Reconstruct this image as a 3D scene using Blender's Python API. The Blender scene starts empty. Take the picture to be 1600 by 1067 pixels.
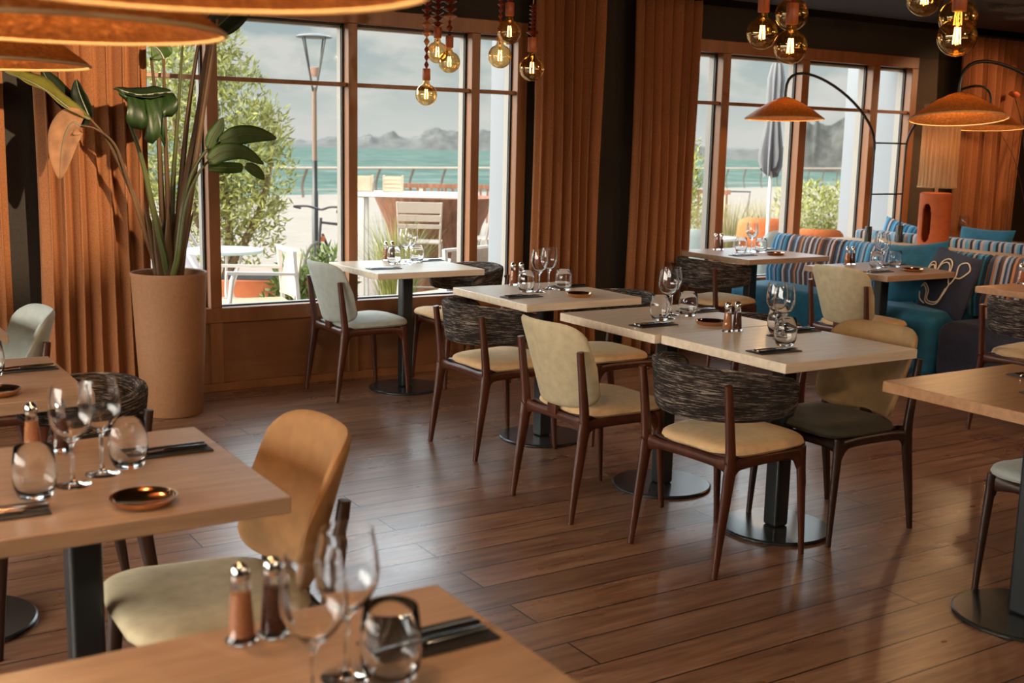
import bpy, math, random
from mathutils import Vector, Matrix
PI = math.pi
scene = bpy.context.scene
col = scene.collection
rnd = random.Random(7)

# ------------------------------------------------------------------ camera
CH = 1.4766
def make_camera():
    f, p, r, th = 1792.6, .16966, .022025, .56339
    cp, sp, c, s = math.cos(p), math.sin(p), math.cos(th), math.sin(th)
    W = lambda v: Vector((c*v[0]+s*v[1], -s*v[0]+c*v[1], v[2]))
    fwd, up, right = Vector((0, cp, -sp)), Vector((0, sp, cp)), Vector((1, 0, 0))
    cr, sr = math.cos(r), math.sin(r)
    RT, UP, FW = W(right*cr+up*sr), W(-right*sr+up*cr), W(fwd)
    cam = bpy.data.cameras.new('camera'); o = bpy.data.objects.new('camera', cam); col.objects.link(o)
    cam.sensor_width = 36; cam.lens = f/1600*36; cam.clip_end = 9000; cam.clip_start = .05
    M = Matrix.Identity(4)
    for i in range(3):
        M[i][0] = RT[i]; M[i][1] = UP[i]; M[i][2] = -FW[i]
    M[0][3], M[1][3], M[2][3] = 0, 0, CH
    o.matrix_world = M
    cam.dof.use_dof = True; cam.dof.focus_distance = 5.0; cam.dof.aperture_fstop = 4.0
    scene.camera = o
make_camera()

# ------------------------------------------------------------------ world, lights, exposure
scene.view_settings.view_transform = 'Standard'
scene.view_settings.look = 'None'
scene.view_settings.gamma = 1
scene.view_settings.use_curve_mapping = False
scene.view_settings.exposure = 0.0

def make_world():
    w = bpy.data.worlds.new('sky'); scene.world = w; w.use_nodes = True
    nt = w.node_tree; N = nt.nodes; L = nt.links; N.clear()
    out = N.new('ShaderNodeOutputWorld'); bg = N.new('ShaderNodeBackground')
    tc = N.new('ShaderNodeTexCoord'); sep = N.new('ShaderNodeSeparateXYZ')
    L.new(tc.outputs['Generated'], sep.inputs[0])
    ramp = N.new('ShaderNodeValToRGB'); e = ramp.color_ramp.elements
    # low sky as it stands over the bay; the high sky, out of view, is raised to light the room
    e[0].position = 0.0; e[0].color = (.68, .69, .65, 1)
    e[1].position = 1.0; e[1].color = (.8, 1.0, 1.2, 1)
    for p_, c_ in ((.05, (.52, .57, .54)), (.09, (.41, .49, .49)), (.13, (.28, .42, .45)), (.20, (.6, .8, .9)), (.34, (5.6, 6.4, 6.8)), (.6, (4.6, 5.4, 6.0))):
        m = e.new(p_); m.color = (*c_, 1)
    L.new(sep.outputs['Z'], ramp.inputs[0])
    mp = N.new('ShaderNodeMapping'); mp.inputs['Scale'].default_value = (1, 1, 2.6)
    L.new(tc.outputs['Generated'], mp.inputs[0])
    nz = N.new('ShaderNodeTexNoise'); nz.inputs['Scale'].default_value = 11
    nz.inputs['Detail'].default_value = 8; nz.inputs['Roughness'].default_value = .55
    L.new(mp.outputs[0], nz.inputs['Vector'])
    cr = N.new('ShaderNodeValToRGB'); ce = cr.color_ramp.elements
    ce[0].position = .46; ce[0].color = (0, 0, 0, 1); ce[1].position = .60; ce[1].color = (1, 1, 1, 1)
    L.new(nz.outputs[0], cr.inputs[0])
    mx = N.new('ShaderNodeMix'); mx.data_type = 'RGBA'
    lo = N.new('ShaderNodeMapRange'); lo.inputs[1].default_value = .14; lo.inputs[2].default_value = .24; lo.inputs[3].default_value = 1; lo.inputs[4].default_value = 0
    L.new(sep.outputs['Z'], lo.inputs[0]); mu = N.new('ShaderNodeMath'); mu.operation = 'MULTIPLY'
    L.new(cr.outputs[0], mu.inputs[0]); L.new(lo.outputs[0], mu.inputs[1]); L.new(mu.outputs[0], mx.inputs[0]); L.new(ramp.outputs[0], mx.inputs[6])
    mx.inputs[7].default_value = (.70, .69, .64, 1)
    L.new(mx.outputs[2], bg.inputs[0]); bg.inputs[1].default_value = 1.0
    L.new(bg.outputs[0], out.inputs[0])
    # added glare of the high sky, kept mostly to the bay side (+y)
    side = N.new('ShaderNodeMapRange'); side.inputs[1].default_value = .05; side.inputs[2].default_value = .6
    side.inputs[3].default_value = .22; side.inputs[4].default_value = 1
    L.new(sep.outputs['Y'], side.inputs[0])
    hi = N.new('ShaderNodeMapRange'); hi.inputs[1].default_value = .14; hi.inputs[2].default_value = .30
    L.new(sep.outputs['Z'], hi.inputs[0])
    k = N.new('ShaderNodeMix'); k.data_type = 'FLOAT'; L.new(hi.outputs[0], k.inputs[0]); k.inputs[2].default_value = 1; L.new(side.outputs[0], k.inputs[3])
    # sky raised to the left (-x), out of view, to feed the side windows
    le = N.new('ShaderNodeMapRange'); le.inputs[1].default_value = -.35; le.inputs[2].default_value = -.8; le.inputs[3].default_value = 0; le.inputs[4].default_value = 1
    L.new(sep.outputs['X'], le.inputs[0])
    up = N.new('ShaderNodeMapRange'); up.inputs[1].default_value = .0; up.inputs[2].default_value = .05; L.new(sep.outputs['Z'], up.inputs[0])
    lu = N.new('ShaderNodeMath'); lu.operation = 'MULTIPLY'; L.new(le.outputs[0], lu.inputs[0]); L.new(up.outputs[0], lu.inputs[1])
    k2 = N.new('ShaderNodeMix'); k2.data_type = 'FLOAT'; L.new(lu.outputs[0], k2.inputs[0]); L.new(k.outputs[0], k2.inputs[2]); k2.inputs[3].default_value = 1
    c2 = N.new('ShaderNodeMix'); c2.data_type = 'RGBA'; L.new(lu.outputs[0], c2.inputs[0]); L.new(mx.outputs[2], c2.inputs[6]); c2.inputs[7].default_value = (15.5, 14.4, 12.6, 1)
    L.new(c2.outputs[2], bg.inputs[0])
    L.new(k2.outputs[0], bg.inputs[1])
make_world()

def light(name, kind, loc, energy, color, target=None, size=1, sizey=None, **kw):
    d = bpy.data.lights.new(name, kind); o = bpy.data.objects.new(name, d); col.objects.link(o)
    o.location = loc; d.energy = energy; d.color = color
    if kind == 'AREA':
        d.size = size
        if sizey: d.shape = 'RECTANGLE'; d.size_y = sizey
    if kind == 'SPOT':
        d.spot_size = math.radians(kw.get('angle', 60)); d.spot_blend = kw.get('blend', .5); d.shadow_soft_size = size
    if kind == 'POINT': d.shadow_soft_size = size
    if kind == 'SUN': d.angle = math.radians(size)
    if target:
        o.rotation_euler = (Vector(target)-Vector(loc)).to_track_quat('-Z', 'Y').to_euler()
    return o
# sun stands to the right, a little behind the building, and lights the terrace and bay
light('sun', 'SUN', (20, -9, 16), 2.4, (1, .93, .82), (0, 0, 0), .6)
# warm fill spots added at ceiling height to brighten the room, no fixtures modelled
for i, (x, y, tx, ty, e_, c_) in enumerate(((-.9, .9, .5, 2.9, 110, (1, .70, .44)), (1.3, -.5, 1.6, 3.2, 210, (1, .72, .48)), (2.9, -.4, 2.9, 3.2, 190, (1, .72, .48)),
        (5.65, .3, 4.6, 3.8, 210, (1, .62, .36)), (7.02, 1.0, 6.4, 4.2, 230, (1, .52, .24)), (8.6, 2.4, 8.0, 5.6, 160, (1, .52, .24)), (1.2, 2.6, 2.4, 5.6, 110, (1, .68, .42)), (4.6, 2.9, 5.2, 5.4, 120, (1, .58, .32)))):
    light('warm_fill_spot', 'SPOT', (x, y, 2.44), e_*.36, c_, (tx, ty, .5), .045, angle=118, blend=.9)
light('curtain_fill', 'SPOT', (2.15, 3.0, 2.44), 950, (1, .76, .50), (1.10, 6.4, 1.60), .03, angle=30, blend=.6)  # added spot, stands in for the sunlight on the left curtain
light('curtain_fill_right', 'SPOT', (9.5, 4.7, 2.44), 190, (1, .55, .28), (8.6, 6.4, 1.5), .05, angle=52, blend=.6)  # added spot, rakes the right curtain to bring out its folds

# ------------------------------------------------------------------ mesh builder
class MB:
    def __init__(s): s.v = []; s.f = []; s.sm = []; s.uv = []
    def add(s, verts, faces, smooth=True, uv=None):
        b = len(s.v); s.v += [tuple(p) for p in verts]
        s.uv += uv if uv else [(0, 0)]*len(verts)
        for f in faces: s.f.append(tuple(i+b for i in f)); s.sm.append(smooth)
        return s
    def box(s, x0, y0, z0, x1, y1, z1):
        v = [(x0,y0,z0),(x1,y0,z0),(x1,y1,z0),(x0,y1,z0),(x0,y0,z1),(x1,y0,z1),(x1,y1,z1),(x0,y1,z1)]
        return s.add(v, [(0,3,2,1),(4,5,6,7),(0,1,5,4),(1,2,6,5),(2,3,7,6),(3,0,4,7)], False)
    def cbox(s, c, d, M=None):
        v = []
        for z in (-1, 1):
            for x, y in ((-1,-1),(1,-1),(1,1),(-1,1)):
                p = Vector((x*d[0]/2, y*d[1]/2, z*d[2]/2))
                if M: p = M @ p
                v.append(p+Vector(c))
        return s.add(v, [(0,3,2,1),(4,5,6,7),(0,1,5,4),(1,2,6,5),(2,3,7,6),(3,0,4,7)], False)
    def bar(s, a, b, w, h):
        a, b = Vector(a), Vector(b); d = b-a
        M = d.to_track_quat('X', 'Z').to_matrix()
        return s.cbox((a+b)/2, (d.length, w, h), M)
    def loft(s, rings, caps=True, smooth=True):
        n = len(rings[0]); v = [p for r in rings for p in r]; f = []
        for i in range(len(rings)-1):
            for j in range(n):
                k = (j+1) % n
                f.append((i*n+j, i*n+k, (i+1)*n+k, (i+1)*n+j))
        if caps:
            f.append(tuple(range(n-1, -1, -1))); f.append(tuple(range((len(rings)-1)*n, len(rings)*n)))
        return s.add(v, f, smooth)
    def tube(s, pts, r, n=10, e=1.0, closed=False):
        P = [Vector(p) for p in pts]; m = len(P); R = r if isinstance(r, (list, tuple)) else [r]*m
        rings = []; N = None
        for i in range(m):
            if closed: t = P[(i+1) % m]-P[i-1]
            else: t = P[min(i+1, m-1)]-P[max(i-1, 0)]
            t.normalize()
            if N is None: N = t.cross(Vector((0, 1, 0)) if abs(t.y) < .9 else Vector((1, 0, 0))).normalized()
            N = (N-t*N.dot(t)).normalized(); B = t.cross(N)
            rr = R[i] if isinstance(R[i], (list, tuple)) else (R[i], R[i]*e)
            rings.append([P[i]+N*math.cos(2*PI*j/n)*rr[0]+B*math.sin(2*PI*j/n)*rr[1] for j in range(n)])
        if closed: rings.append(rings[0]); return s.loft(rings, False)
        return s.loft(rings)
    def lathe(s, prof, n=24, c=(0, 0, 0), smooth=True, caps=True):
        v = []; f = []; m = len(prof)
        for r, z in prof:
            for j in range(n):
                a = 2*PI*j/n; v.append((c[0]+r*math.cos(a), c[1]+r*math.sin(a), c[2]+z))
        for i in range(m-1):
            for j in range(n):
                k = (j+1) % n; f.append((i*n+j, i*n+k, (i+1)*n+k, (i+1)*n+j))
        if caps and prof[0][0] > 1e-6: f.append(tuple(range(n-1, -1, -1)))
        if caps and prof[-1][0] > 1e-6: f.append(tuple(range((m-1)*n, m*n)))
        return s.add(v, f, smooth)
    def gridpad(s, base, nu, nv, hh, T, Tb=None, eu=10, ev=5):
        Tb = T if Tb is None else Tb
        def pt(u, v):
            return Vector(base(u, v*hh(u)))
        top = []; bot = []; uv = []
        for i in range(nu+1):
            u = -1+2*i/nu; u = math.sin(u*PI/2)*.35+u*.65
            for j in range(nv+1):
                v = -1+2*j/nv; v = math.sin(v*PI/2)*.5+v*.5
                p = pt(u, v); e = 1e-3
                uu = min(max(u, -.99), .99)
                n = (Vector(base(uu+e, v*hh(uu)))-Vector(base(uu-e, v*hh(uu)))).cross(Vector(base(uu, v*hh(uu)+e))-Vector(base(uu, v*hh(uu)-e))).normalized()
                pr = math.sqrt(max(0, 1-abs(u)**eu))*math.sqrt(max(0, 1-abs(v)**ev))
                top.append(p+n*T*pr); bot.append(p-n*Tb*pr); uv.append((u*.5+.5, v*.5+.5))
        f = []; W = nv+1
        for i in range(nu):
            for j in range(nv): f.append((i*W+j, (i+1)*W+j, (i+1)*W+j+1, i*W+j+1))
        K = len(top)
        f2 = [tuple(K+q for q in reversed(a)) for a in f]
        return s.add(top+bot, f+f2, True, uv+uv)
    def build(s, name, mat, parent=None, bevel=0, sharp=40, merge=False, seg=2):
        me = bpy.data.meshes.new(name); me.from_pydata(s.v, [], s.f)
        for i, p in enumerate(me.polygons): p.use_smooth = s.sm[i]
        if any(u != (0, 0) for u in s.uv):
            l = me.uv_layers.new(name='UVMap')
            for lp in me.loops: l.data[lp.index].uv = s.uv[lp.vertex_index]
        me.materials.append(mat)
        if merge:
            import bmesh
            bm = bmesh.new(); bm.from_mesh(me); bmesh.ops.remove_doubles(bm, verts=bm.verts, dist=1e-5); bmesh.ops.recalc_face_normals(bm, faces=bm.faces); bm.to_mesh(me); bm.free()
        me.set_sharp_from_angle(angle=math.radians(sharp))
        o = bpy.data.objects.new(name, me); col.objects.link(o)
        if parent: o.parent = parent
        if bevel:
            b = o.modifiers.new('bevel', 'BEVEL'); b.width = bevel; b.segments = seg; b.limit_method = 'ANGLE'; b.angle_limit = .7
            for p in me.polygons: p.use_smooth = True
            b.harden_normals = True
        return o
def tag(o, label=None, cat=None, group=None, kind=None):
    if label: o['label'] = label
    if cat: o['category'] = cat
    if group: o['group'] = group
    if kind: o['kind'] = kind
    return o
def thing(name, label, cat, loc=(0, 0, 0), rz=0, group=None):
    o = bpy.data.objects.new(name, None); col.objects.link(o); o.location = loc; o.rotation_euler = (0, 0, rz)
    o.empty_display_size = .1
    return tag(o, label, cat, group)
def struct(o): o['kind'] = 'structure'; return o
def copy_tree(o, parent=None):
    c = o.copy(); col.objects.link(c); c.parent = parent
    for ch in list(o.children): copy_tree(ch, c)
    return c
def place(proto, used, loc, rz, label, group=None, sc=None):
    o = proto if not used else copy_tree(proto)
    o.location = loc; o.rotation_euler = (0, 0, rz); o['label'] = label
    if group: o['group'] = group
    if sc: o.scale = sc
    return o
def catmull(P, n=8):
    P = [Vector(p) for p in P]; Q = [P[0]*2-P[1]]+P+[P[-1]*2-P[-2]]; out = []
    for i in range(1, len(Q)-2):
        a, b, c, d = Q[i-1], Q[i], Q[i+1], Q[i+2]
        for k in range(n):
            t = k/n; out.append(.5*((2*b)+(c-a)*t+(2*a-5*b+4*c-d)*t*t+(3*b-a-3*c+d)*t**3))
    out.append(P[-1]); return out

# ------------------------------------------------------------------ materials
def lin(r, g, b):
    f = lambda c: (c/255/12.92 if c/255 <= .04045 else ((c/255+.055)/1.055)**2.4)
    return (f(r), f(g), f(b), 1)
class Mat:
    def __init__(s, name):
        s.m = bpy.data.materials.new(name); s.m.use_nodes = True; s.N = s.m.node_tree.nodes; s.L = s.m.node_tree.links
        s.b = s.N['Principled BSDF']; s.out = s.N['Material Output']
    def node(s, t, **kw):
        n = s.N.new(t)
        for k, v in kw.items():
            if k in n.inputs: n.inputs[k].default_value = v
            else: setattr(n, k, v)
        return n
    def link(s, a, b): s.L.new(a, b)
    def coords(s, kind='Object', scale=(1, 1, 1)):
        tc = s.node('ShaderNodeTexCoord'); mp = s.node('ShaderNodeMapping'); mp.inputs['Scale'].default_value = scale
        s.link(tc.outputs[kind], mp.inputs[0]); return mp.outputs[0]
    def noise(s, vec, scale, detail=4, rough=.5):
        n = s.node('ShaderNodeTexNoise'); n.inputs['Scale'].default_value = scale; n.inputs['Detail'].default_value = detail
        n.inputs['Roughness'].default_value = rough; s.link(vec, n.inputs['Vector']); return n.outputs[0]
    def ramp(s, fac, stops, interp='LINEAR'):
        r = s.node('ShaderNodeValToRGB'); e = r.color_ramp.elements; r.color_ramp.interpolation = interp
        while len(e) < len(stops): e.new(.5)
        for i, (p, c) in enumerate(stops): e[i].position = p; e[i].color = c if len(c) == 4 else (*c, 1)
        s.link(fac, r.inputs[0]); return r.outputs[0]
    def bump(s, h, strength=.3, dist=.01):
        b = s.node('ShaderNodeBump'); b.inputs['Strength'].default_value = strength; b.inputs['Distance'].default_value = dist
        s.link(h, b.inputs['Height']); s.link(b.outputs[0], s.b.inputs['Normal'])
def simple(name, c, rough=.5, metal=0, noise=0, scale=20, sheen=0, bump=0, stretch=(1, 1, 1), spec=.5, trans=0):
    m = Mat(name); c = c if len(c) == 4 else (*c, 1)
    m.b.inputs['Base Color'].default_value = c; m.b.inputs['Roughness'].default_value = rough; m.b.inputs['Metallic'].default_value = metal
    m.b.inputs['Specular IOR Level'].default_value = spec
    if sheen:
        m.b.inputs['Sheen Weight'].default_value = sheen; m.b.inputs['Sheen Roughness'].default_value = .4
        m.b.inputs['Sheen Tint'].default_value = (min(1, c[0]*1.6+.2), min(1, c[1]*1.6+.2), min(1, c[2]*1.6+.2), 1)
    if noise or bump:
        v = m.coords('Object', stretch); n = m.noise(v, scale, 5)
        if noise:
            lo = tuple(q*(1-noise) for q in c[:3])+(1,); hi = tuple(min(1, q*(1+noise)) for q in c[:3])+(1,)
            m.link(m.ramp(n, [(.3, lo), (.7, hi)]), m.b.inputs['Base Color'])
        if bump: m.bump(n, bump, .005)
    return m.m
def emit(name, c, strength):
    m = Mat(name); m.b.inputs['Base Color'].default_value = (*c, 1)
    m.b.inputs['Emission Color'].default_value = (*c, 1); m.b.inputs['Emission Strength'].default_value = strength
    return m.m
def woodmat(name, c1, c2, rough=.4, axis='x', scale=1.0, bump=.1, spec=.5):
    m = Mat(name); st = {'x': (1.2, 14, 14), 'y': (14, 1.2, 14), 'z': (14, 14, 1.2)}[axis]
    v = m.coords('Object', tuple(q*scale for q in st)); n = m.noise(v, 2.2, 7, .62)
    m.link(m.ramp(n, [(.28, c1), (.72, c2)]), m.b.inputs['Base Color']); m.b.inputs['Roughness'].default_value = rough
    m.b.inputs['Specular IOR Level'].default_value = spec
    m.bump(n, bump, .003); return m.m
def glassmat(name, tint, base=.04, boost=.6, power=4, gcol=(1, 1, 1)):
    """thin clear glass: lets light straight through, reflects more at grazing angles"""
    m = Mat(name); m.N.remove(m.b)
    tr = m.node('ShaderNodeBsdfTransparent'); tr.inputs[0].default_value = (*tint, 1)
    gl = m.node('ShaderNodeBsdfGlossy'); gl.inputs['Roughness'].default_value = .02; gl.inputs[0].default_value = (*gcol, 1)
    fr = m.node('ShaderNodeLayerWeight'); fr.inputs[0].default_value = .5
    pw = m.node('ShaderNodeMath', operation='POWER'); pw.inputs[1].default_value = power; m.link(fr.outputs['Facing'], pw.inputs[0])
    ma = m.node('ShaderNodeMath', operation='MULTIPLY_ADD'); ma.inputs[1].default_value = boost; ma.inputs[2].default_value = base
    ma.use_clamp = True
    m.link(pw.outputs[0], ma.inputs[0])
    mx = m.node('ShaderNodeMixShader'); m.link(ma.outputs[0], mx.inputs[0]); m.link(tr.outputs[0], mx.inputs[1]); m.link(gl.outputs[0], mx.inputs[2])
    m.link(mx.outputs[0], m.out.inputs[0]); return m.m
def realglass(name, tint):
    m = Mat(name); m.b.inputs['Base Color'].default_value = (*tint, 1); m.b.inputs['Roughness'].default_value = 0
    m.b.inputs['Transmission Weight'].default_value = 1; m.b.inputs['IOR'].default_value = 1.45; return m.m

M = {}
M['frame'] = woodmat('varnished_window_frame', lin(122, 76, 44), lin(148, 96, 58), .35, 'z', .5, .05)
M['panel'] = woodmat('varnished_panel', lin(122, 78, 48), lin(142, 94, 60), .4, 'x', .5, .05)
M['wallpaint'] = simple('dark_wall_paint', lin(40, 34, 28), .8, noise=.25, scale=60, bump=.15)
M['wallbrown'] = simple('brown_wall_paint', lin(62, 50, 38), .85, noise=.2, scale=80, bump=.2)
M['ceiling'] = simple('dark_ceiling_paint', lin(30, 27, 25), .7, noise=.1)
M['ceillit'] = simple('lit_ceiling_strip', lin(120, 120, 120), .7)  # lighter grey holds the light falling on the ceiling strip by the windows
M['felt'] = simple('grey_felt', lin(92, 80, 66), .95, noise=.4, scale=90, bump=.4)
M['gasket'] = simple('black_rubber_gasket', (.01, .01, .012), .5)
M['alu'] = simple('grey_aluminium_frame', lin(150, 146, 140), .4)
M['white'] = simple('white_masonry', lin(128, 134, 142), .7)
M['pane'] = glassmat('window_glass', (.97, .98, .98), .003, .3, 5)
M['legwood'] = woodmat('walnut_legs', lin(52, 25, 15), lin(88, 44, 25), .36, 'z', 1, .05)
M['darkleg'] = woodmat('dark_walnut_legs', lin(38, 24, 18), lin(62, 38, 26), .4, 'z', 1, .05)
M['top'] = woodmat('pale_oak_top', lin(196, 180, 158), lin(224, 208, 188), .30, 'x', 1.3, .05)
M['top2'] = woodmat('brown_oak_top', lin(138, 112, 90), lin(168, 140, 114), .34, 'x', 1.3, .05)
M['top3'] = woodmat('warm_oak_top', lin(142, 100, 66), lin(172, 128, 90), .34, 'x', 1.3, .05)
M['steel'] = simple('blackened_steel', (.012, .016, .018), .32, 0, spec=.6)
M['disc'] = simple('powder_coated_base', (.018, .021, .022), .26, 0, spec=.7)
M['blackmetal'] = simple('black_lamp_metal', (.01, .012, .014), .35, spec=.6)
M['chrome'] = simple('polished_steel', (.75, .74, .72), .15, 1)
M['copper'] = simple('copper_dish', (.62, .36, .2), .15, 1)
M['leather'] = simple('black_leather_mat', (.012, .011, .011), .5, noise=.3, scale=200, bump=.2)
M['sage'] = simple('sage_velvet', lin(172, 158, 128), .85, noise=.10, scale=26, sheen=.35, bump=.05)
M['blueg'] = simple('grey_velvet', lin(160, 166, 160), .85, noise=.10, scale=26, sheen=.35, bump=.05)
M['mustard'] = simple('mustard_velvet', lin(150, 110, 68), .85, noise=.12, scale=26, sheen=.4, bump=.05)
M['tan'] = simple('tan_seat_fabric', lin(208, 172, 128), .85, noise=.08, scale=40, sheen=.3, bump=.05)
M['umber'] = simple('amber_brown_velvet', lin(158, 126, 84), .85, noise=.12, scale=26, sheen=.4, bump=.05)
M['olive'] = simple('olive_velvet', lin(74, 68, 52), .8, noise=.12, scale=26, sheen=.4, bump=.05)
M['teal'] = simple('teal_velvet', lin(16, 88, 114), .8, noise=.2, scale=14, sheen=.5, bump=.05)
M['navy'] = simple('dark_velvet', lin(30, 30, 46), .8, noise=.3, scale=30, sheen=.4, bump=.05)
M['rope'] = simple('cream_rope', lin(214, 190, 160), .9)
M['console'] = woodmat('light_oak_console', lin(178, 140, 100), lin(200, 164, 124), .5, 'y', 1, .05)
M['terracotta'] = simple('orange_ceramic', lin(176, 86, 36), .6, noise=.12, scale=18, bump=.1)
M['pot'] = simple('brown_planter', lin(150, 106, 72), .7, noise=.08, scale=60, bump=.1)
M['soil'] = simple('soil', (.02, .014, .01), .95, noise=.4, scale=40)
M['leafg'] = simple('green_leaf', lin(50, 72, 22), .5, noise=.3, scale=9, stretch=(3, 3, 1), spec=.3)
M['leafd'] = simple('dark_green_leaf', lin(22, 32, 14), .5, noise=.3, scale=9, spec=.3)
M['leafy'] = simple('yellow_green_leaf', lin(100, 96, 38), .4, noise=.25, scale=12)
M['leafdry'] = simple('dried_leaf', lin(138, 96, 64), .8, noise=.3, scale=14, bump=.3)
M['stalk'] = simple('plant_stalk', lin(86, 60, 32), .45, noise=.4, scale=10, stretch=(1, 1, .2))
M['stalkg'] = simple('green_stalk', lin(70, 74, 34), .4, noise=.3, scale=10, stretch=(1, 1, .2))
M['wine'] = realglass('clear_glass', (1, 1, 1))
M['salt'] = simple('pink_salt', lin(190, 128, 88), .9, noise=.2, scale=300)
M['pepper'] = simple('peppercorns', lin(98, 52, 32), .8, noise=.5, scale=300)
M['amber'] = glassmat('amber_bulb_glass', (.94, .74, .44), .26, .8, 2.2, (1, .78, .45))
M['filament'] = emit('glowing_filament', (1, .62, .26), 28)
M['socket'] = woodmat('turned_wood_socket', lin(150, 74, 36), lin(184, 96, 50), .4, 'z', 1, .05)
M['bead'] = simple('faceted_wood_bead', lin(132, 52, 28), .35, noise=.2, scale=60)
M['beadlt'] = simple('pale_wood_bead', lin(190, 122, 66), .4, noise=.2, scale=60)
M['cord'] = simple('pale_cord', lin(190, 160, 120), .8)

def m_floor():
    m = Mat('oak_floorboards'); v = m.coords('Object', (1, 1, 1))
    br = m.node('ShaderNodeTexBrick'); br.offset = .37; br.inputs['Scale'].default_value = 1
    br.inputs['Brick Width'].default_value = 1.9; br.inputs['Row Height'].default_value = .166
    br.inputs['Mortar Size'].default_value = .0034; br.inputs['Mortar Smooth'].default_value = .2
    br.inputs['Color1'].default_value = (0, 0, 0, 1); br.inputs['Color2'].default_value = (1, 1, 1, 1); br.inputs['Mortar'].default_value = (.5, .5, .5, 1)
    m.link(v, br.inputs['Vector'])
    # per-board offset into the grain noise
    v2 = m.node('ShaderNodeMapping'); v2.inputs['Scale'].default_value = (1.6, 16, 1)
    add = m.node('ShaderNodeVectorMath', operation='ADD'); m.link(v, add.inputs[0])
    sc = m.node('ShaderNodeVectorMath', operation='SCALE'); sc.inputs[3].default_value = 7; m.link(br.outputs[0], sc.inputs[0]); m.link(sc.outputs[0], add.inputs[1])
    m.link(add.outputs[0], v2.inputs[0]); n = m.noise(v2.outputs[0], 2.0, 8, .65)
    grain = m.ramp(n, [(.25, lin(84, 54, 40)), (.5, lin(128, 90, 66)), (.78, lin(160, 122, 94))])
    hs = m.node('ShaderNodeHueSaturation'); m.link(grain, hs.inputs['Color'])
    mr = m.node('ShaderNodeMapRange'); mr.inputs[3].default_value = .78; mr.inputs[4].default_value = 1.15
    m.link(br.outputs[0], mr.inputs[0]); m.link(mr.outputs[0], hs.inputs['Value'])
    mx = m.node('ShaderNodeMix', data_type='RGBA'); m.link(br.outputs['Fac'], mx.inputs[0]); m.link(hs.outputs[0], mx.inputs[6]); mx.inputs[7].default_value = lin(34, 20, 14)
    m.link(mx.outputs[2], m.b.inputs['Base Color'])
    n2 = m.noise(m.coords('Object', (1.2, 2.5, 1)), 1.6, 4); rr = m.node('ShaderNodeMapRange'); rr.inputs[3].default_value = .20; rr.inputs[4].default_value = .38
    m.link(n2, rr.inputs[0]); m.link(rr.outputs[0], m.b.inputs['Roughness'])
    h = m.node('ShaderNodeMath', operation='MULTIPLY_ADD'); m.link(n, h.inputs[0]); h.inputs[1].default_value = .25
    inv = m.node('ShaderNodeMath', operation='MULTIPLY'); m.link(br.outputs['Fac'], inv.inputs[0]); inv.inputs[1].default_value = -1.0
    m.link(inv.outputs[0], h.inputs[2]); m.bump(h.outputs[0], .35, .0025)
    return m.m
M['floor'] = m_floor()
def m_curtain():
    m = Mat('rust_curtain'); v = m.coords('Object', (1, 1, 1)); n = m.noise(v, 160, 3)
    m.link(m.ramp(n, [(.3, lin(122, 72, 38)), (.7, lin(152, 95, 52))]), m.b.inputs['Base Color'])
    m.b.inputs['Roughness'].default_value = .9; m.b.inputs['Sheen Weight'].default_value = .08
    m.b.inputs['Sheen Tint'].default_value = (1, .7, .45, 1)
    m.bump(n, .15, .002); return m.m
M['curtain'] = m_curtain()
def m_woven():
    m = Mat('woven_fringe'); v = m.coords('UV', (5, 20, 1)); n = m.noise(v, 2.4, 7, .8)
    v2 = m.coords('UV', (6, 60, 1)); n2 = m.noise(v2, 1.4, 3, .6)
    n3 = m.noise(m.coords('UV', (2.2, 3.5, 1)), 1.6, 3); sh = m.node('ShaderNodeMath', operation='MULTIPLY_ADD'); m.link(n3, sh.inputs[0]); sh.inputs[1].default_value = .22
    off = m.node('ShaderNodeMath', operation='SUBTRACT'); m.link(n, off.inputs[0]); off.inputs[1].default_value = .10; m.link(off.outputs[0], sh.inputs[2]); n_c = sh.outputs[0]
    c = m.ramp(n_c, [(.0, lin(8, 6, 6)), (.47, lin(28, 17, 14)), (.54, lin(58, 40, 33)), (.585, lin(170, 154, 140)), (.64, lin(226, 214, 200)), (.68, lin(120, 84, 60)), (.75, lin(40, 26, 20))])
    m.link(c, m.b.inputs['Base Color']); m.b.inputs['Roughness'].default_value = .9
    ad = m.node('ShaderNodeMath', operation='ADD'); m.link(n, ad.inputs[0]); m.link(n2, ad.inputs[1]); m.bump(ad.outputs[0], 1.0, .02); return m.m
M['woven'] = m_woven()
def m_stripe(name, cols, period, axis='Y'):
    m = Mat(name); tc = m.node('ShaderNodeTexCoord'); sp = m.node('ShaderNodeSeparateXYZ'); m.link(tc.outputs['Object'], sp.inputs[0])
    a = m.node('ShaderNodeMath', operation='DIVIDE'); m.link(sp.outputs[axis], a.inputs[0]); a.inputs[1].default_value = period
    b = m.node('ShaderNodeMath', operation='FRACT'); m.link(a.outputs[0], b.inputs[0])
    st = [(i/len(cols), c) for i, c in enumerate(cols)]
    m.link(m.ramp(b.outputs[0], st, 'CONSTANT'), m.b.inputs['Base Color'])
    m.b.inputs['Roughness'].default_value = .9; m.b.inputs['Sheen Weight'].default_value = .2
    n = m.noise(m.coords(), 120, 2); m.bump(n, .2, .003); return m.m
B1, B2, B3, GY, BR, DK, OR, CR = lin(40, 120, 160), lin(84, 150, 184), lin(18, 60, 92), lin(140, 146, 160), lin(84, 50, 40), lin(34, 24, 26), lin(170, 110, 60), lin(180, 165, 160)
rs = random.Random(3)
M['stripe_blue'] = m_stripe('blue_striped_upholstery', [B3, B1, B2, B3, B1, B3, GY, B3, B1, B3, B2, B1, B3, CR, B3, B1, B2, B3, GY, B1, B3, B2, B3, B1], .40)
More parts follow.
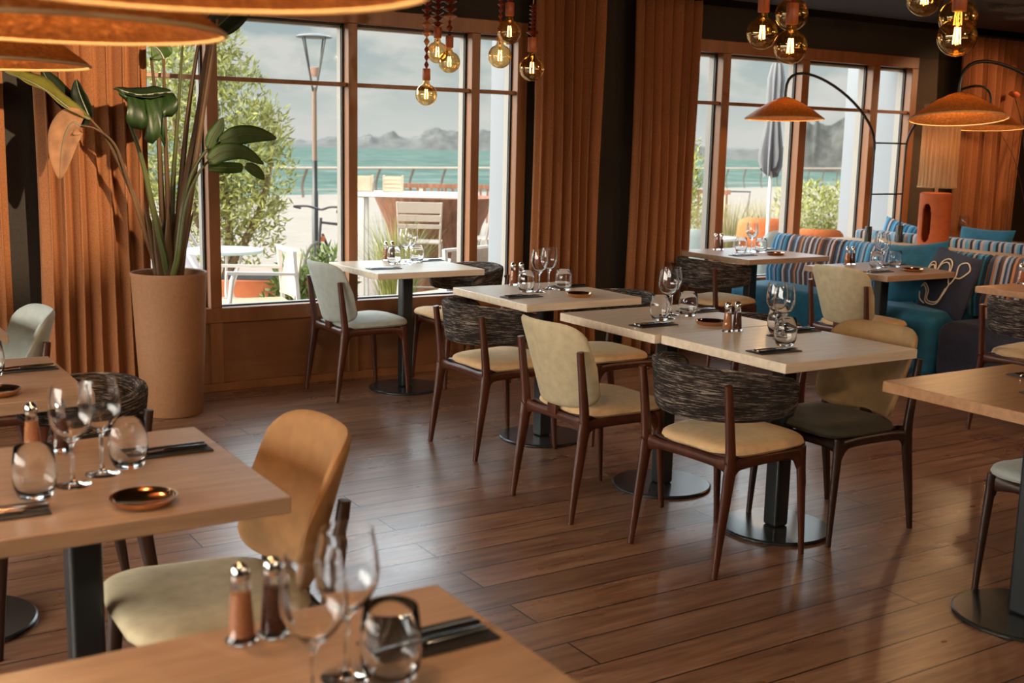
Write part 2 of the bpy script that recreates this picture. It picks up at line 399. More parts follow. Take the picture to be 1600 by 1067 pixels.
M['stripe_brown'] = m_stripe('brown_striped_upholstery', [DK, BR, OR, DK, GY, BR, DK, CR, DK, BR, GY, DK, OR, BR, DK, GY, B3, DK, BR, CR, DK, GY, BR, DK], .42)
M['stripe_mix'] = m_stripe('mixed_striped_upholstery', [BR, DK, GY, CR, B3, BR, OR, DK, GY, B3, CR, BR, DK, GY, OR, B3, BR, CR, DK, GY, BR, B3, DK, CR], .42)
M['stripe_pale'] = m_stripe('pale_striped_upholstery', [B2, CR, DK, B2, GY, CR, B3, B2, CR, DK, GY, B2, CR, B3, CR, DK], .34)
def m_shade():
    m = Mat('woven_gold_shade'); v = m.coords('Object', (1, 1, 1)); n = m.noise(v, 70, 6, .7)
    m.link(m.ramp(n, [(.32, lin(84, 46, 20)), (.52, lin(150, 92, 46)), (.7, lin(206, 146, 84))]), m.b.inputs['Base Color'])
    m.b.inputs['Metallic'].default_value = .25; m.b.inputs['Roughness'].default_value = .45; m.bump(n, .3, .004)
    tl = m.node('ShaderNodeBsdfTranslucent'); tl.inputs[0].default_value = (.8, .42, .14, 1)
    mx = m.node('ShaderNodeMixShader'); mx.inputs[0].default_value = .25
    m.link(m.b.outputs[0], mx.inputs[1]); m.link(tl.outputs[0], mx.inputs[2]); m.link(mx.outputs[0], m.out.inputs[0]); return m.m
M['shade'] = m_shade()
def m_raffia():
    m = Mat('raffia_fringe'); v = m.coords('Object', (1, 1, .04)); n = m.noise(v, 110, 3)
    m.link(m.ramp(n, [(.3, lin(184, 146, 104)), (.6, lin(226, 200, 164))]), m.b.inputs['Base Color']); m.b.inputs['Roughness'].default_value = .9
    m.bump(n, .6, .006)
    tl = m.node('ShaderNodeBsdfTranslucent'); tl.inputs[0].default_value = (.8, .55, .3, 1)
    mx = m.node('ShaderNodeMixShader'); mx.inputs[0].default_value = .3
    m.link(m.b.outputs[0], mx.inputs[1]); m.link(tl.outputs[0], mx.inputs[2]); m.link(mx.outputs[0], m.out.inputs[0]); return m.m
M['raffia'] = m_raffia()

# ------------------------------------------------------------------ room shell
WY = 6.55                                   # inner face of the window wall
X0, X1, Y0, ZC = -3.2, 10.2, -2.6, 2.56
struct(MB().box(X0, Y0, -.05, X1, WY+.05, 0).build('floor', M['floor']))
struct(MB().box(X0, Y0, ZC, X1, WY+.3, ZC+.25).build('ceiling', M['ceillit']))
struct(MB().box(X0, Y0, 2.50, X1, 6.17, ZC-.002).build('ceiling_soffit', M['ceiling']))
w = MB()                                    # wall above and between the two windows
w.box(X0, WY, 2.265, X1, WY+.3, ZC)
w.box(X0, WY, 0, .74-.9, WY+.1, 2.265)
w.box(.98, WY, 0, 1.16, WY+.1, 2.265)
w.box(4.2, WY, 0, 5.16, WY+.1, 2.265)
struct(w.build('wall_back', M['wallpaint']))
struct(MB().box(8.085, WY, 0, X1, WY+.1, 2.265).build('wall_right_of_window', M['wallbrown'])); 
bpy.data.objects['wall_right_of_window'].name = 'wall_back_right'
struct(MB().box(X0-.2, Y0, 0, X0, .2, ZC).box(X0-.2, 6.1, 0, X0, WY+.3, ZC).box(X0-.2, .2, 0, X0, 6.1, .5).box(X0-.2, .2, 2.3, X0, 6.1, ZC).build('wall_left', M['wallpaint']))
f4 = MB()                                   # side windows in the left wall
for i in range(7): f4.box(X0-.08, .2+i*.975, .5, X0-.01, .25+i*.975, 2.3)
f4.box(X0-.08, .2, .5, X0-.01, 6.1, .57); f4.box(X0-.08, .2, 2.23, X0-.01, 6.1, 2.3)
f4 = struct(f4.build('window_4', M['frame'], bevel=.004))
MB().box(X0-.055, .22, .55, X0-.045, 6.08, 2.25).build('pane', M['pane'], f4)
struct(MB().box(X1, Y0, 0, X1+.2, WY+.3, ZC).build('wall_right', M['wallpaint']))
struct(MB().box(X0-.2, Y0-.2, 0, X1+.2, Y0, ZC).build('wall_front', M['wallpaint']))

def window(name, xa, xb, mull, reveal_to):
    """timber framed window: frame with mullions, low panelled wall, grey outer sections, panes, glazing bar"""
    f = MB(); y0, y1 = WY-.02, WY+.05
    f.box(xa, y0, 2.175, xb, y1, 2.265); f.box(xa, y0, .41, xb, y1, .497); f.box(xa, y0, 0, xb, y1, .05)
    f.box(xb-.075, y0, .497, xb, y1, 2.175)
    for a, b in mull:
        f.box(a, y0, .497, b, y1, 2.175); f.box(a-.005, y0, .05, b+.005, y1, .41)
    f.box(xb-.075, y0, .05, xb, y1, .41)
    fr = f.build(name, M['frame'], bevel=.004)
    struct(fr)
    edges = [xa]+[v for ab in mull for v in ab]+[xb-.075]
    bays = [(edges[i], edges[i+1]) for i in range(0, len(edges), 2)]
    for a, b in bays:
        if b-a < .05: continue
        MB().box(a, WY+.012, .05, b, WY+.03, .41).build('panel', M['panel'], fr)
        g = MB()
        g.box(a, y1, .497, a+.012, y1+.016, 2.175); g.box(b-.012, y1, .497, b, y1+.016, 2.175)
        g.box(a, y1, 2.163, b, y1+.016, 2.175); g.box(a, y1, .497, b, y1+.016, .505)
        g.build('gasket', M['gasket'], fr)
        s = MB()
        s.box(a-.03, y1+.016, .44, a+.016, y1+.07, 2.24); s.box(b-.016, y1+.016, .44, b+.03, y1+.07, 2.24)
        s.box(a, y1+.016, 2.15, b, y1+.07, 2.24); s.box(a, y1+.016, .44, b, y1+.07, .502)
        s.build('outer_frame', M['alu'], fr)
        MB().box(a+.002, y0+.02, 1.802, b-.002, y1+.012, 1.827).build('glazing_bar', M['frame'], fr, bevel=.003)
        MB().box(a+.004, y1+.004, .50, b-.004, y1+.012, 2.17).build('pane', M['pane'], fr)
    return fr
window('window_1', 1.16, 4.20, [(1.45, 1.51), (2.047, 2.114), (2.919, 2.979), (3.777, 3.839)], 4.2)
window('window_2', 5.16, 8.085, [(5.914, 5.991), (6.734, 6.812), (7.534, 7.618)], 8.1)
window('window_3', -.16, .98, [(.2, .26)], 1.0)
# white plastered outer piers and sills of the building
r = MB(); r.box(4.205, WY+.101, -.2, 5.155, WY+.45, 2.264); r.box(8.09, WY+.101, -.2, X1+.2, WY+.75, 2.264); r.box(.985, WY+.101, -.2, 1.155, WY+.45, 2.264); r.box(X0-.2, WY+.101, -.2, -.165, WY+.45, 2.264)
struct(r.build('wall_outer_pier', M['white']))
r = MB()
for a, b in ((-.16, .98), (1.16, 4.2), (5.16, 8.085)): r.box(a, WY+.125, -.2, b, WY+.3, .43)
struct(r.build('wall_outer_sill', M['white']))

def curtain(xa, xb, nf, amp, y, seed, label, zt=2.5, flare=0):
    R = random.Random(seed); ph = [R.uniform(-.5, .5) for _ in range(nf*2+2)]; am = [R.uniform(.55, 1.1) for _ in range(nf*2+2)]
    nu, nv = nf*18, 26; pts = []
    for j in range(nv+1):
        t = j/nv; z = .012+(zt-.012)*t
        for i in range(nu+1):
            u = i/nu; k = int(u*nf*1.0); a = am[k]*(1-(u*nf-k))+am[k+1]*(u*nf-k)
            gather = 1-.12*math.sin(PI*min(1, t*1.1))*.5
            x = xa+(xb-xa)*((u-.5)*gather+.5)+.012*math.sin(6.3*u*nf+ph[k])*(1+.5*math.sin(3*t+ph[k]))
            fold = abs(math.sin(PI*u*nf+.25*math.sin(2.1*t+ph[k])))**.55
            yy = y+amp*a*(1-2*fold)*(1-.2*t)+.010*math.sin(5*t+7*u)
            x += flare*(t**3)*(u-.5)
            pts.append((x, yy, z))
    W = nu+1; f = [(j*W+i, j*W+i+1, (j+1)*W+i+1, (j+1)*W+i) for j in range(nv) for i in range(nu)]
    o = MB().add(pts, f).build('curtain', M['curtain'], sharp=180)
    s = o.modifiers.new('cloth', 'SOLIDIFY'); s.thickness = .006; s.offset = 0
    tag(o, label, 'curtain', 'rust curtains along the window wall')
curtain(1.10, 1.685, 7, .050, 6.40, 1, 'rust curtain right behind the tall potted plant, left of the first window')
curtain(.66, .965, 4, .035, 6.42, 2, 'sliver of rust curtain at the far left edge of the picture')
curtain(4.17, 4.735, 7, .068, 6.41, 5, 'rust curtain at the right end of the left window, before the dark pier')
curtain(4.985, 5.575, 7, .068, 6.41, 6, 'rust curtain at the left end of the right window, behind the fringed chairs')
curtain(8.47, 9.36, 10, .066, 6.40, 9, 'rust curtain on the brown wall behind the cylindrical table lamp', 2.46, .05)

# acoustic felt panels under the ceiling, top right corner
for i, (x, y, z) in enumerate(((6.72, 4.98, 2.475), (7.05, 5.16, 2.455), (7.42, 5.30, 2.435))):
    o = MB().box(x, y-1.5+.0, z, x+.33, y, z+.03).build('acoustic_panel', M['felt'], bevel=.006)
    tag(o, ['grey felt ceiling panel nearest the hanging bulbs, top right corner', 'grey felt ceiling panel in the middle of the three at top right', 'grey felt ceiling panel cut by the right edge of the picture'][i], 'ceiling panel', 'felt panels under the ceiling')

# ------------------------------------------------------------------ tables
TH = .036
def make_table(loc, w, d, label, mat, rz=0, disc=.215):
    t = thing('dining_table', label, 'table', (loc[0], loc[1], 0), rz, 'square pedestal tables')
    MB().box(-w/2, -d/2, .75-TH, w/2, d/2, .75).build('tabletop', mat, t, bevel=.003)
    p = MB().box(-.036, -.036, .014, .036, .036, .75-TH-.008).build('pedestal', M['steel'], t, bevel=.012)
    MB().box(-.2, -.2, .75-TH-.008, .2, .2, .75-TH).build('mounting_plate', M['steel'], t)
    MB().lathe([(disc, 0), (disc+.003, .003), (disc+.003, .010), (disc-.003, .014), (0, .0142)], 56).build('base', M['disc'], t, sharp=30)
    return t
TD = {}
def T(k, x, y, w, d, label, mat='top', rz=0): TD[k] = (x, y, rz); make_table((x, y), w, d, label, M[mat], rz)
T('A', 3.115, 6.145, .695, .69, 'square oak table against the left window, laid with glasses')
T('B', 3.198, 4.758, .675, .70, 'square oak table standing alone between the window table and the joined pair')
T('C1', 3.205, 3.805, .69, .66, 'farther oak table of the two pushed together in the middle', rz=.0)
T('C2', 3.232, 3.13, .69, .675, 'nearer oak table of the two pushed together in the middle', rz=.0)
T('E', 5.83, 6.04, .77, .76, 'oak table by the right window at the end of the teal sofa', 'top2')
T('F', 5.90, 4.925, .70, .67, 'oak table in front of the blue striped sofa', 'top2')
T('K', 5.985, 3.70, .71, .69, 'orange-lit oak table at the right edge, in front of the dark sofa', 'top3')
T('D', 3.305, 2.09, .68, .70, 'oak table corner cut by the right edge, nearest on that side', 'top3')
T('G', .49, 2.505, .70, .67, 'brown oak table at lower left with the round copper dish', 'top2')
T('H', .525, 1.275, .70, .66, 'nearest oak table along the bottom edge of the picture', 'top2')
T('I', .355, 3.665, .69, .67, 'brown oak table at the left edge beside the round-backed fringed chair', 'top2')
T('J', .31, 4.85, .69, .68, 'small corner of a table at far left, in front of the grey chair', 'top2')
T('L', 8.63, 6.19, .62, .58, 'far oak table in the back corner behind the sofas', 'top2')

# ------------------------------------------------------------------ chairs
def chair_frame(t, m, tall=.69):
    for s in (-1, 1):
        MB().tube(catmull([(-.235, s*.216, 0), (-.212, s*.214, .16), (-.186, s*.212, .33), (-.180, s*.212, .42), (-.194, s*.213, .55), (-.212, s*.214, tall)], 4),
                  [(.0125, .011)]+[(.0125+.0135*min(1, i/9)**.9, .011+.006*min(1, i/9)) for i in range(1, 10)]+[(.026-.011*(i/10)**.7, .017-.003*i/10) for i in range(11)], 12).build('leg', m, t)
        MB().tube(catmull([(.228, s*.215, 0), (.218, s*.212, .16), (.205, s*.208, .33), (.198, s*.206, .415)], 4),
                  [(.0115+.0125*(i/12), .010+.007*i/12) for i in range(13)], 12).build('leg', m, t)
        MB().tube(catmull([(-.186, s*.211, .372), (-.14, s*.21, .392), (-.06, s*.21, .397), (.06, s*.208, .397), (.15, s*.207, .392), (.2, s*.206, .374)], 4),
                  [((.048, .014) if i in (0, 20) else (.037, .0135) if i in (1, 19) else (.029, .013) if i in (2, 18) else (.024, .0125) if i in (3, 17) else (.0205, .0125)) for i in range(21)], 12).build('side_rail', m, t)
    MB().tube([(-.176, y, .392+.006*math.cos(y*7)) for y in [-.21+.042*i for i in range(11)]], [(.034, .011) if i in (0, 10) else (.024, .011) if i in (1, 9) else (.019, .011) for i in range(11)], 10).build('cross_rail', m, t)
    MB().tube([(.196, y, .386) for y in [-.205+.041*i for i in range(11)]], [(.034, .011) if i in (0, 10) else (.024, .011) if i in (1, 9) else (.018, .011) for i in range(11)], 10).build('cross_rail', m, t)
def seat_pad(t, m, back=.20, wide=.238, top=.030):
    def base(u, v):
        x = .046+u*.214
        w = wide*(1-.10*(1-u)/2)
        return (x, v*w, .438-.010*(1-u*u)*(1-v*v)+.012*u*abs(u)-.010*v*v-.014*max(0, u-.5)*2)
    MB().gridpad(base, 26, 26, lambda u: (1-abs(u)**4.2)**(1/3.6) if abs(u) < 1 else 0, top, .021, eu=7, ev=7).build('seat', m, t, sharp=180)
    MB().box(-.16, -.19, .40, .18, .19, .425).build('seat_base', M['darkleg'], t, bevel=.01)
def make_U(shell, seat, wood, zc=.618, zh=.178):
    t = thing('dining_chair', '', 'chair')
    chair_frame(t, wood); seat_pad(t, seat)
    def base(a, b):
        x = -.186-.046*(b+1)+.105*abs(a)**2.3*(1-.22*b)
        return (x, a*(.214+.012*b), zc+zh*b+.004*a*a)
    MB().gridpad(base, 30, 26, lambda u: (1-abs(u)**5.4)**(1/3.9) if abs(u) < 1 else 0, .014, .014, eu=16, ev=16).build('backrest', shell, t, sharp=180)
    MB().box(-.196, -.03, .40, -.176, .03, .455).build('back_bracket', wood, t, bevel=.005)
    return t
def make_W(wood, seatm):
    t = thing('fringed_chair', '', 'chair')
    chair_frame(t, wood, .685); seat_pad(t, seatm)
    def base(a, b):
        ph = a*1.80
        rr = .275+.012*b
        return (.045-rr*math.cos(ph)*(1.0 if math.cos(ph) > 0 else .6), .270*math.sin(ph)*(1+.03*b), .636+b*(.101-.034*a*a)-.010*a*a)
    MB().gridpad(base, 60, 18, lambda u: (1-abs(u)**9)**(1/3) if abs(u) < 1 else 0, .020, .020, eu=30, ev=12).build('backrest', M['woven'], t, sharp=180)
    for s in (-1, 1):
        MB().tube([(-.213, s*.214, .675), (-.190, s*.20, .675)], .006, 8).build('back_pin', wood, t)
    return t
GU = 'velvet shell-back chairs'; GW = 'chairs with woven fringe backs'
U1 = make_U(M['sage'], M['tan'], M['legwood'])
place(U1, False, (2.772, 3.770, 0), .0, 'pale green velvet chair seen from behind at the farther of the joined tables', GU)
U2 = make_U(M['blueg'], M['blueg'], M['legwood'])
place(U2, False, (2.812, 6.172, 0), .02, 'blue-grey velvet chair on the left side of the window table', GU)
U3 = make_U(M['umber'], M['olive'], M['darkleg'])
place(U3, False, (3.478, 3.085, 0), PI, 'olive-seated velvet chair facing left at the right side of the nearer joined table', GU)
U4 = make_U(M['mustard'], M['sage'], M['darkleg'], .636, .184)
place(U4, False, (.797, 2.490, 0), PI-.03, 'mustard-backed velvet chair large in the left foreground', GU)
place(U1, True, (5.605, 4.842, 0), .04, 'beige velvet chair seen from behind at the blue sofa table', GU)
place(U2, True, (.585, 4.83, 0), PI+.05, 'light grey velvet chair at far left in front of the rust curtain', GU)
U5 = make_U(M['sage'], M['blueg'], M['darkleg'])
place(U5, False, (3.595, 2.10, 0), PI, 'cream seat and dark leg of a chair cut by the right edge, lower right', GU)
W1 = make_W(M['legwood'], M['tan'])
place(W1, False, (2.862, 3.066, 0), .075, 'dark fringed chair with orange seat seen from behind, front middle', GW)
place(W1, True, (2.895, 4.742, 0), .02, 'dark fringed chair on the left side of the single middle table', GW)
place(W1, True, (3.545, 4.700, 0), PI, 'fringed chair on the right side of the single middle table, cream seat in view', GW)
place(W1, True, (3.535, 6.205, 0), PI, 'blue-lit fringed chair on the right side of the window table', GW)
place(W1, True, (3.560, 3.735, 0), PI, 'fringed chair whose rim just shows behind the farther joined table', GW)
place(W1, True, (5.462, 6.02, 0), .05, 'fringed chair on the left side of the table by the right window', GW)
place(W1, True, (5.625, 3.625, 0), .02, 'pale fringed chair at the right edge beside the orange-lit table', GW)
W2 = make_W(M['darkleg'], M['tan'])
place(W2, False, (.645, 3.565, 0), PI, 'round-backed fringed chair beside the big planter at left', GW)

# ------------------------------------------------------------------ table ware
def make_wine():
    o = MB().lathe([(0, 0), (.034, 0), (.035, .0015), (.030, .003), (.010, .006), (.0045, .012), (.0038, .03), (.0038, .078), (.006, .088), (.016, .096), (.030, .110), (.040, .130), (.0425, .150), (.040, .175), (.0345, .205), (.0335, .2052),
                    (.039, .175), (.0412, .150), (.0388, .131), (.029, .112), (.015, .099), (0, .0955)], 28).build('wine_glass', M['wine'], sharp=60)
    return tag(o, '', 'glass')
def make_tumbler():
    o = MB().lathe([(0, 0), (.027, 0), (.031, .004), (.038, .022), (.0405, .042), (.039, .065), (.0345, .098), (.0335, .0985), (.038, .065), (.0392, .042), (.0368, .024), (.029, .010), (0, .0085)], 28).build('tumbler', M['wine'], sharp=60)
    return tag(o, '', 'glass')
def make_shaker(fill, name, cat):
    t = thing(name, '', cat)
    MB().lathe([(.0225, 0), (.0235, .003), (.0225, .006), (.019, .010), (.0175, .040), (.0145, .075), (.0125, .092), (.0135, .096)], 20).build('glass_body', M['wine'], t)
    MB().lathe([(0, .010), (.0165, .010), (.0160, .040), (.0130, .072), (.0122, .076), (0, .077)], 18).build('filling', fill, t)
    MB().lathe([(.0138, .094), (.0145, .098), (.0145, .106), (.012, .115), (.006, .121), (0, .122)], 18).build('cap', M['chrome'], t)
    return t
def make_setting():
    t = thing('cutlery_mat', '', 'napkin')
    MB().box(-.098, -.045, 0, .098, .045, .004).build('leather_mat', M['leather'], t, bevel=.0015)
    k = MB(); k.tube([(-.09, .012, .009), (-.0, .012, .0085), (.012, .012, .0085)], [(.0035, .0065), (.0048, .008), (.003, .006)], 8)
    k.tube([(.012, .012, .0075), (.05, .012, .0068), (.092, .014, .0065), (.102, .016, .0065)], [(.0018, .009), (.0012, .0115), (.0012, .010), (.0008, .003)], 8)
    k.build('knife', M['chrome'], t)
    f = MB(); f.tube([(-.092, -.014, .0085), (-.05, -.014, .009), (.02, -.014, .0085), (.05, -.014, .007)], [(.003, .0085), (.003, .007), (.0026, .0045), (.0022, .0115)], 8)
    for i in range(4): f.tube([(.05, -.0215+.005*i, .007), (.098, -.0215+.005*i, .0085)], .0012, 6)
    f.build('fork', M['chrome'], t)
    return t
def make_dish():
    o = MB().lathe([(0, 0), (.030, 0), (.040, .002), (.046, .010), (.048, .0155), (.0465, .0155), (.044, .011), (.038, .0045), (0, .0035)], 32).build('copper_dish', M['copper'], sharp=50)
    return tag(o, '', 'dish')
PW, PT, PS, PP, PN, PD = make_wine(), make_tumbler(), make_shaker(M['salt'], 'salt_shaker', 'shaker'), make_shaker(M['pepper'], 'pepper_shaker', 'shaker'), make_setting(), make_dish()
used = {}
def item(p, k, dx, dy, label, group, rz=0):
    x, y, r = TD[k]; place(p, used.get(p.name, False), (x+dx, y+dy, .7502), rz, label, group, {'copper_dish': (1.38, 1.38, 1.15), 'tumbler': (1.08,)*3, 'wine_glass': (1.04,)*3}.get(p.name)); used[p.name] = True
TP = {'A': 'the left window table', 'B': 'the single middle table', 'C1': 'the farther joined table', 'C2': 'the nearer joined table', 'E': 'the table by the right window',
      'F': 'the blue sofa table', 'G': 'the left foreground table', 'H': 'the nearest table at the bottom', 'I': 'the left edge table', 'K': 'the orange-lit table at right edge', 'D': 'the lower right corner table', 'L': 'the far corner table'}
LAY = {
 'A': dict(s=[(.005, .28), (.05, .285)], w=[(.03, .06), (.10, .13)], t=[(-.035, .084), (.16, .16)], n=[(-.202, -.12), (.26, .20)]),
 'B': dict(s=[(-.006, .30), (.042, .295)], w=[(-.026, .022), (.085, .10)], t=[(-.085, .05), (.13, .03)], n=[(-.213, -.11), (.244, .138)], d=[(.065, -.201)]),
 'C1': dict(w=[(-.008, -.0), (.075, .075)], t=[(-.075, -.03), (.125, .02)], n=[(-.19, -.131), (.262, .107)], d=[(.046, -.216)]),
 'C2': dict(s=[(-.044, .287), (.005, .283)], w=[(.062, .125), (.02, .045)], t=[(.125, .175), (-.067, -.056)], n=[(-.202, -.135), (.23, .172)]),
 'E': dict(s=[(-.10, .274), (-.055, .265)], w=[(.037, .044), (.11, .12)], t=[(-.03, .08), (.085, -.005)], n=[(-.2, -.126), (.26, .15)], d=[(.067, -.169)]),
 'F': dict(s=[(-.055, .247), (-.012, .240)], w=[(.04, .04), (.11, .12)], t=[(-.04, .02), (.15, .03)], n=[(-.205, -.138), (.25, .146)], d=[(.047, -.196)]),
 'G': dict(s=[(-.050, .255), (.008, .245)], w=[(-.022, -.045), (.05, .01)], t=[(-.105, -.095), (.115, .045)], n=[(.222, .125), (-.195, -.18)], d=[(.072, -.243)]),
 'H': dict(s=[(-.006, .272), (.043, .272)], w=[(.004, .020), (.080, .088)], t=[(.130, .055)], n=[(.232, .135)]),
 'I': dict(n=[(.232, .124)], t=[(.128, .056)], d=[(.105, -.222)]),
 'K': dict(s=[(-.006, .303), (.04, .300)]), 'D': dict(n=[(.225, .18), (.0, -.02)]), 'L': dict(w=[(-.08, .12), (-.03, .16)], n=[(.05, .02)]),
}
rr = random.Random(5)
for k, d in LAY.items():
    p = TP[k]
    for i, (x, y) in enumerate(d.get('s', [])):
        item((PS, PP)[i], k, x, y, ('glass salt shaker on ' if i == 0 else 'glass pepper shaker with darker filling on ')+p, 'salt and pepper shakers')
    for i, (x, y) in enumerate(d.get('w', [])):
        item(PW, k, x, y, ('left-hand' if i == 0 else 'right-hand')+' stemmed wine glass on '+p, 'wine glasses on the tables')
    for i, (x, y) in enumerate(d.get('t', [])):
        item(PT, k, x, y, 'stemless tumbler '+('left' if i == 0 else 'right')+' of the wine glasses on '+p, 'water tumblers on the tables')
    for i, (x, y) in enumerate(d.get('n', [])):
        item(PN, k, x, y, 'black mat with knife and fork, '+('farther right' if x > 0 else 'nearer left')+' place on '+p, 'cutlery laid on black mats', (PI if x > 0 else 0)+rr.uniform(-.05, .05))
    for i, (x, y) in enumerate(d.get('d', [])):
        item(PD, k, x, y, 'round shallow copper dish on '+p, 'copper dishes on the tables')

# ------------------------------------------------------------------ planter and big-leaved plant
t = thing('planter', 'tall tapered brown planter standing before the left curtain', 'planter', (1.70, 6.14, 0))
MB().lathe([(.155, 0), (.160, .005), (.178, .35), (.196, .745), (.200, .765), (.197, .77), (.188, .765), (.184, .70), (0, .70)], 56).build('pot_body', M['pot'], t, sharp=50)
MB().lathe([(0, .70), (.183, .703), (.15, .722), (.07, .73), (0, .735)], 32).build('soil', M['soil'], t)

def leaf(mid, w, nrm, mat, name, parent, fold=.35, ripple=.1, tip=.85, n=6, seed=1):
    P = catmull(mid, n); m = len(P); R = random.Random(seed); rows = []
    for i, p in enumerate(P):
        s = i/(m-1); tt = (P[min(i+1, m-1)]-P[max(i-1, 0)]).normalized(); N = Vector(nrm); N = (N-tt*N.dot(tt)).normalized(); S = tt.cross(N)
        ww = w*max(.02, math.sin(PI*min(1, (s*.96+.04))**tip))**.6
        row = []
        for q in (-1, -.66, -.33, 0, .33, .66, 1):
            row.append(p+S*ww*q+N*(fold*ww*abs(q)+ripple*ww*abs(q)*math.sin(s*19+q*3+seed)))
        rows.append(row)
    v = [x for r_ in rows for x in r_]; f = [(i*7+j, i*7+j+1, (i+1)*7+j+1, (i+1)*7+j) for i in range(m-1) for j in range(6)]
    o = MB().add(v, f).build(name, mat, parent, sharp=180)
    s = o.modifiers.new('body', 'SOLIDIFY'); s.thickness = .0025
    MB().tube(P, [.006*(1-.8*i/(m-1)) for i in range(m)], 6).build('midrib', M['stalkg'], o)
    return o
LF = {
    'leaf_big_L' : [(1.32, 6.12, 1.559), (1.23, 6.12, 1.606), (1.113, 6.12, 1.695), (1.013, 6.12, 1.745), (0.936, 6.12, 1.772)] ,
    'leaf_L_back' : [(1.337, 6.2, 1.566), (1.27, 6.2, 1.59), (1.173, 6.2, 1.7), (1.109, 6.2, 1.809)] ,
    'leaf_small' : [(1.327, 6.15, 1.565), (1.304, 6.15, 1.625), (1.282, 6.15, 1.687), (1.269, 6.15, 1.752)] ,
    'pet_L' : [(1.662, 6.17, 0.79), (1.577, 6.17, 1.057), (1.486, 6.17, 1.296), (1.406, 6.17, 1.468), (1.331, 6.17, 1.562)] ,
    'dead' : [(1.271, 6.1, 1.526), (1.229, 6.1, 1.537), (1.189, 6.1, 1.464), (1.17, 6.1, 1.369), (1.16, 6.1, 1.259)] ,
    'pet_dead' : [(1.64, 6.15, 0.793), (1.57, 6.15, 1.025), (1.494, 6.15, 1.291), (1.442, 6.15, 1.437), (1.356, 6.15, 1.509), (1.282, 6.15, 1.526)] ,
    'leaf_C' : [(1.56, 6.0, 1.609), (1.531, 6.0, 1.678), (1.5, 6.0, 1.689), (1.416, 6.0, 1.704)] ,
    'leaf_C2' : [(1.473, 5.95, 1.562), (1.515, 5.95, 1.588), (1.568, 5.95, 1.552), (1.54, 5.95, 1.495)] ,
    'leaf_C3' : [(1.701, 6.0, 1.704), (1.627, 6.0, 1.694), (1.531, 6.0, 1.684), (1.416, 6.0, 1.711)] ,
    'pet_C' : [(1.678, 6.08, 0.798), (1.614, 6.08, 1.095), (1.563, 6.08, 1.358), (1.499, 6.08, 1.564)] ,
    'leaf_T' : [(1.723, 6.2, 1.881), (1.704, 6.2, 1.918), (1.666, 6.2, 1.955)] ,
    'leaf_T2' : [(1.93, 6.05, 2.021), (2.006, 6.05, 2.091), (2.087, 6.05, 2.169), (2.14, 6.05, 2.231)] ,
    'pet_T2' : [(1.718, 6.1, 0.795), (1.783, 6.1, 1.193), (1.868, 6.1, 1.595), (1.916, 6.1, 1.893), (1.964, 6.1, 2.043)] ,
    'pet_T' : [(1.719, 6.18, 0.786), (1.717, 6.18, 1.19), (1.714, 6.18, 1.524), (1.717, 6.18, 1.879)] ,
    'st1' : [(1.756, 6.2, 0.783), (1.791, 6.2, 1.189), (1.852, 6.2, 1.662), (1.939, 6.2, 2.13)] ,
    'st2' : [(1.703, 6.22, 0.783), (1.695, 6.22, 1.188), (1.686, 6.22, 1.59), (1.662, 6.22, 1.885)] ,
    'st3' : [(1.743, 6.24, 0.78), (1.761, 6.24, 1.187), (1.8, 6.24, 1.594), (1.838, 6.24, 1.995)] ,
    'st4' : [(1.709, 6.0, 0.805), (1.795, 6.0, 1.231), (1.865, 6.0, 1.626), (1.949, 6.0, 2.083)] ,
    'R1' : [(1.871, 5.95, 1.424), (1.893, 5.95, 1.48), (1.928, 5.95, 1.536), (1.949, 5.95, 1.583)] ,
    'R2' : [(1.92, 5.9, 1.458), (2.006, 5.9, 1.493), (2.109, 5.9, 1.502), (2.222, 5.9, 1.484)] ,
    'R3' : [(1.838, 5.85, 1.36), (1.919, 5.85, 1.407), (2.021, 5.85, 1.408), (2.131, 5.85, 1.35)] ,
    'R4' : [(1.85, 5.9, 1.327), (1.934, 5.9, 1.327), (2.02, 5.9, 1.328), (2.037, 5.9, 1.328)] ,
    'R5' : [(2.02, 5.82, 1.343), (2.061, 5.82, 1.324), (2.095, 5.82, 1.298), (2.122, 5.82, 1.268)] ,
    'pet_R' : [(1.697, 5.98, 0.808), (1.738, 5.98, 1.1), (1.79, 5.98, 1.291), (1.867, 5.98, 1.41), (1.946, 5.98, 1.458)] ,
    'pet_R3' : [(1.687, 5.92, 0.814), (1.735, 5.92, 1.12), (1.792, 5.92, 1.273), (1.86, 5.92, 1.359), (1.925, 5.92, 1.379)] ,
    'sheath' : [(1.603, 6.2, 0.789), (1.657, 6.2, 0.787), (1.711, 6.2, 0.785), (1.787, 6.2, 0.782)] ,
}
plant = thing('bird_of_paradise_plant', 'tall large-leaved plant with long stalks growing out of the brown planter', 'plant')
M['leafg2'] = simple('deep_green_torn_leaf', lin(34, 52, 20), .45, noise=.45, scale=7, stretch=(6, 1, 1), spec=.4)
CAMN = Vector((-.3, -.95, .1))
leaf(LF['leaf_big_L'], .075, (.45, -.5, .75), M['leafy'], 'leaf', plant, .3, .08, 1.0)
leaf(LF['leaf_L_back'], .085, (.75, -.75, .2), M['leafd'], 'leaf', plant, .25, .06, .8, seed=3)
leaf(LF['leaf_small'], .045, (-.7, -.8, .1), M['leafd'], 'leaf', plant, .5, .08, .8, seed=4)
leaf(LF['dead'], .075, (-.2, -1, .1), M['leafdry'], 'dried_leaf', plant, .5, .14, .75, seed=8)
leaf(LF['leaf_C3'], .05, (0, -.55, .85), M['leafd'], 'leaf', plant, .3, .05, 1.0, seed=5)
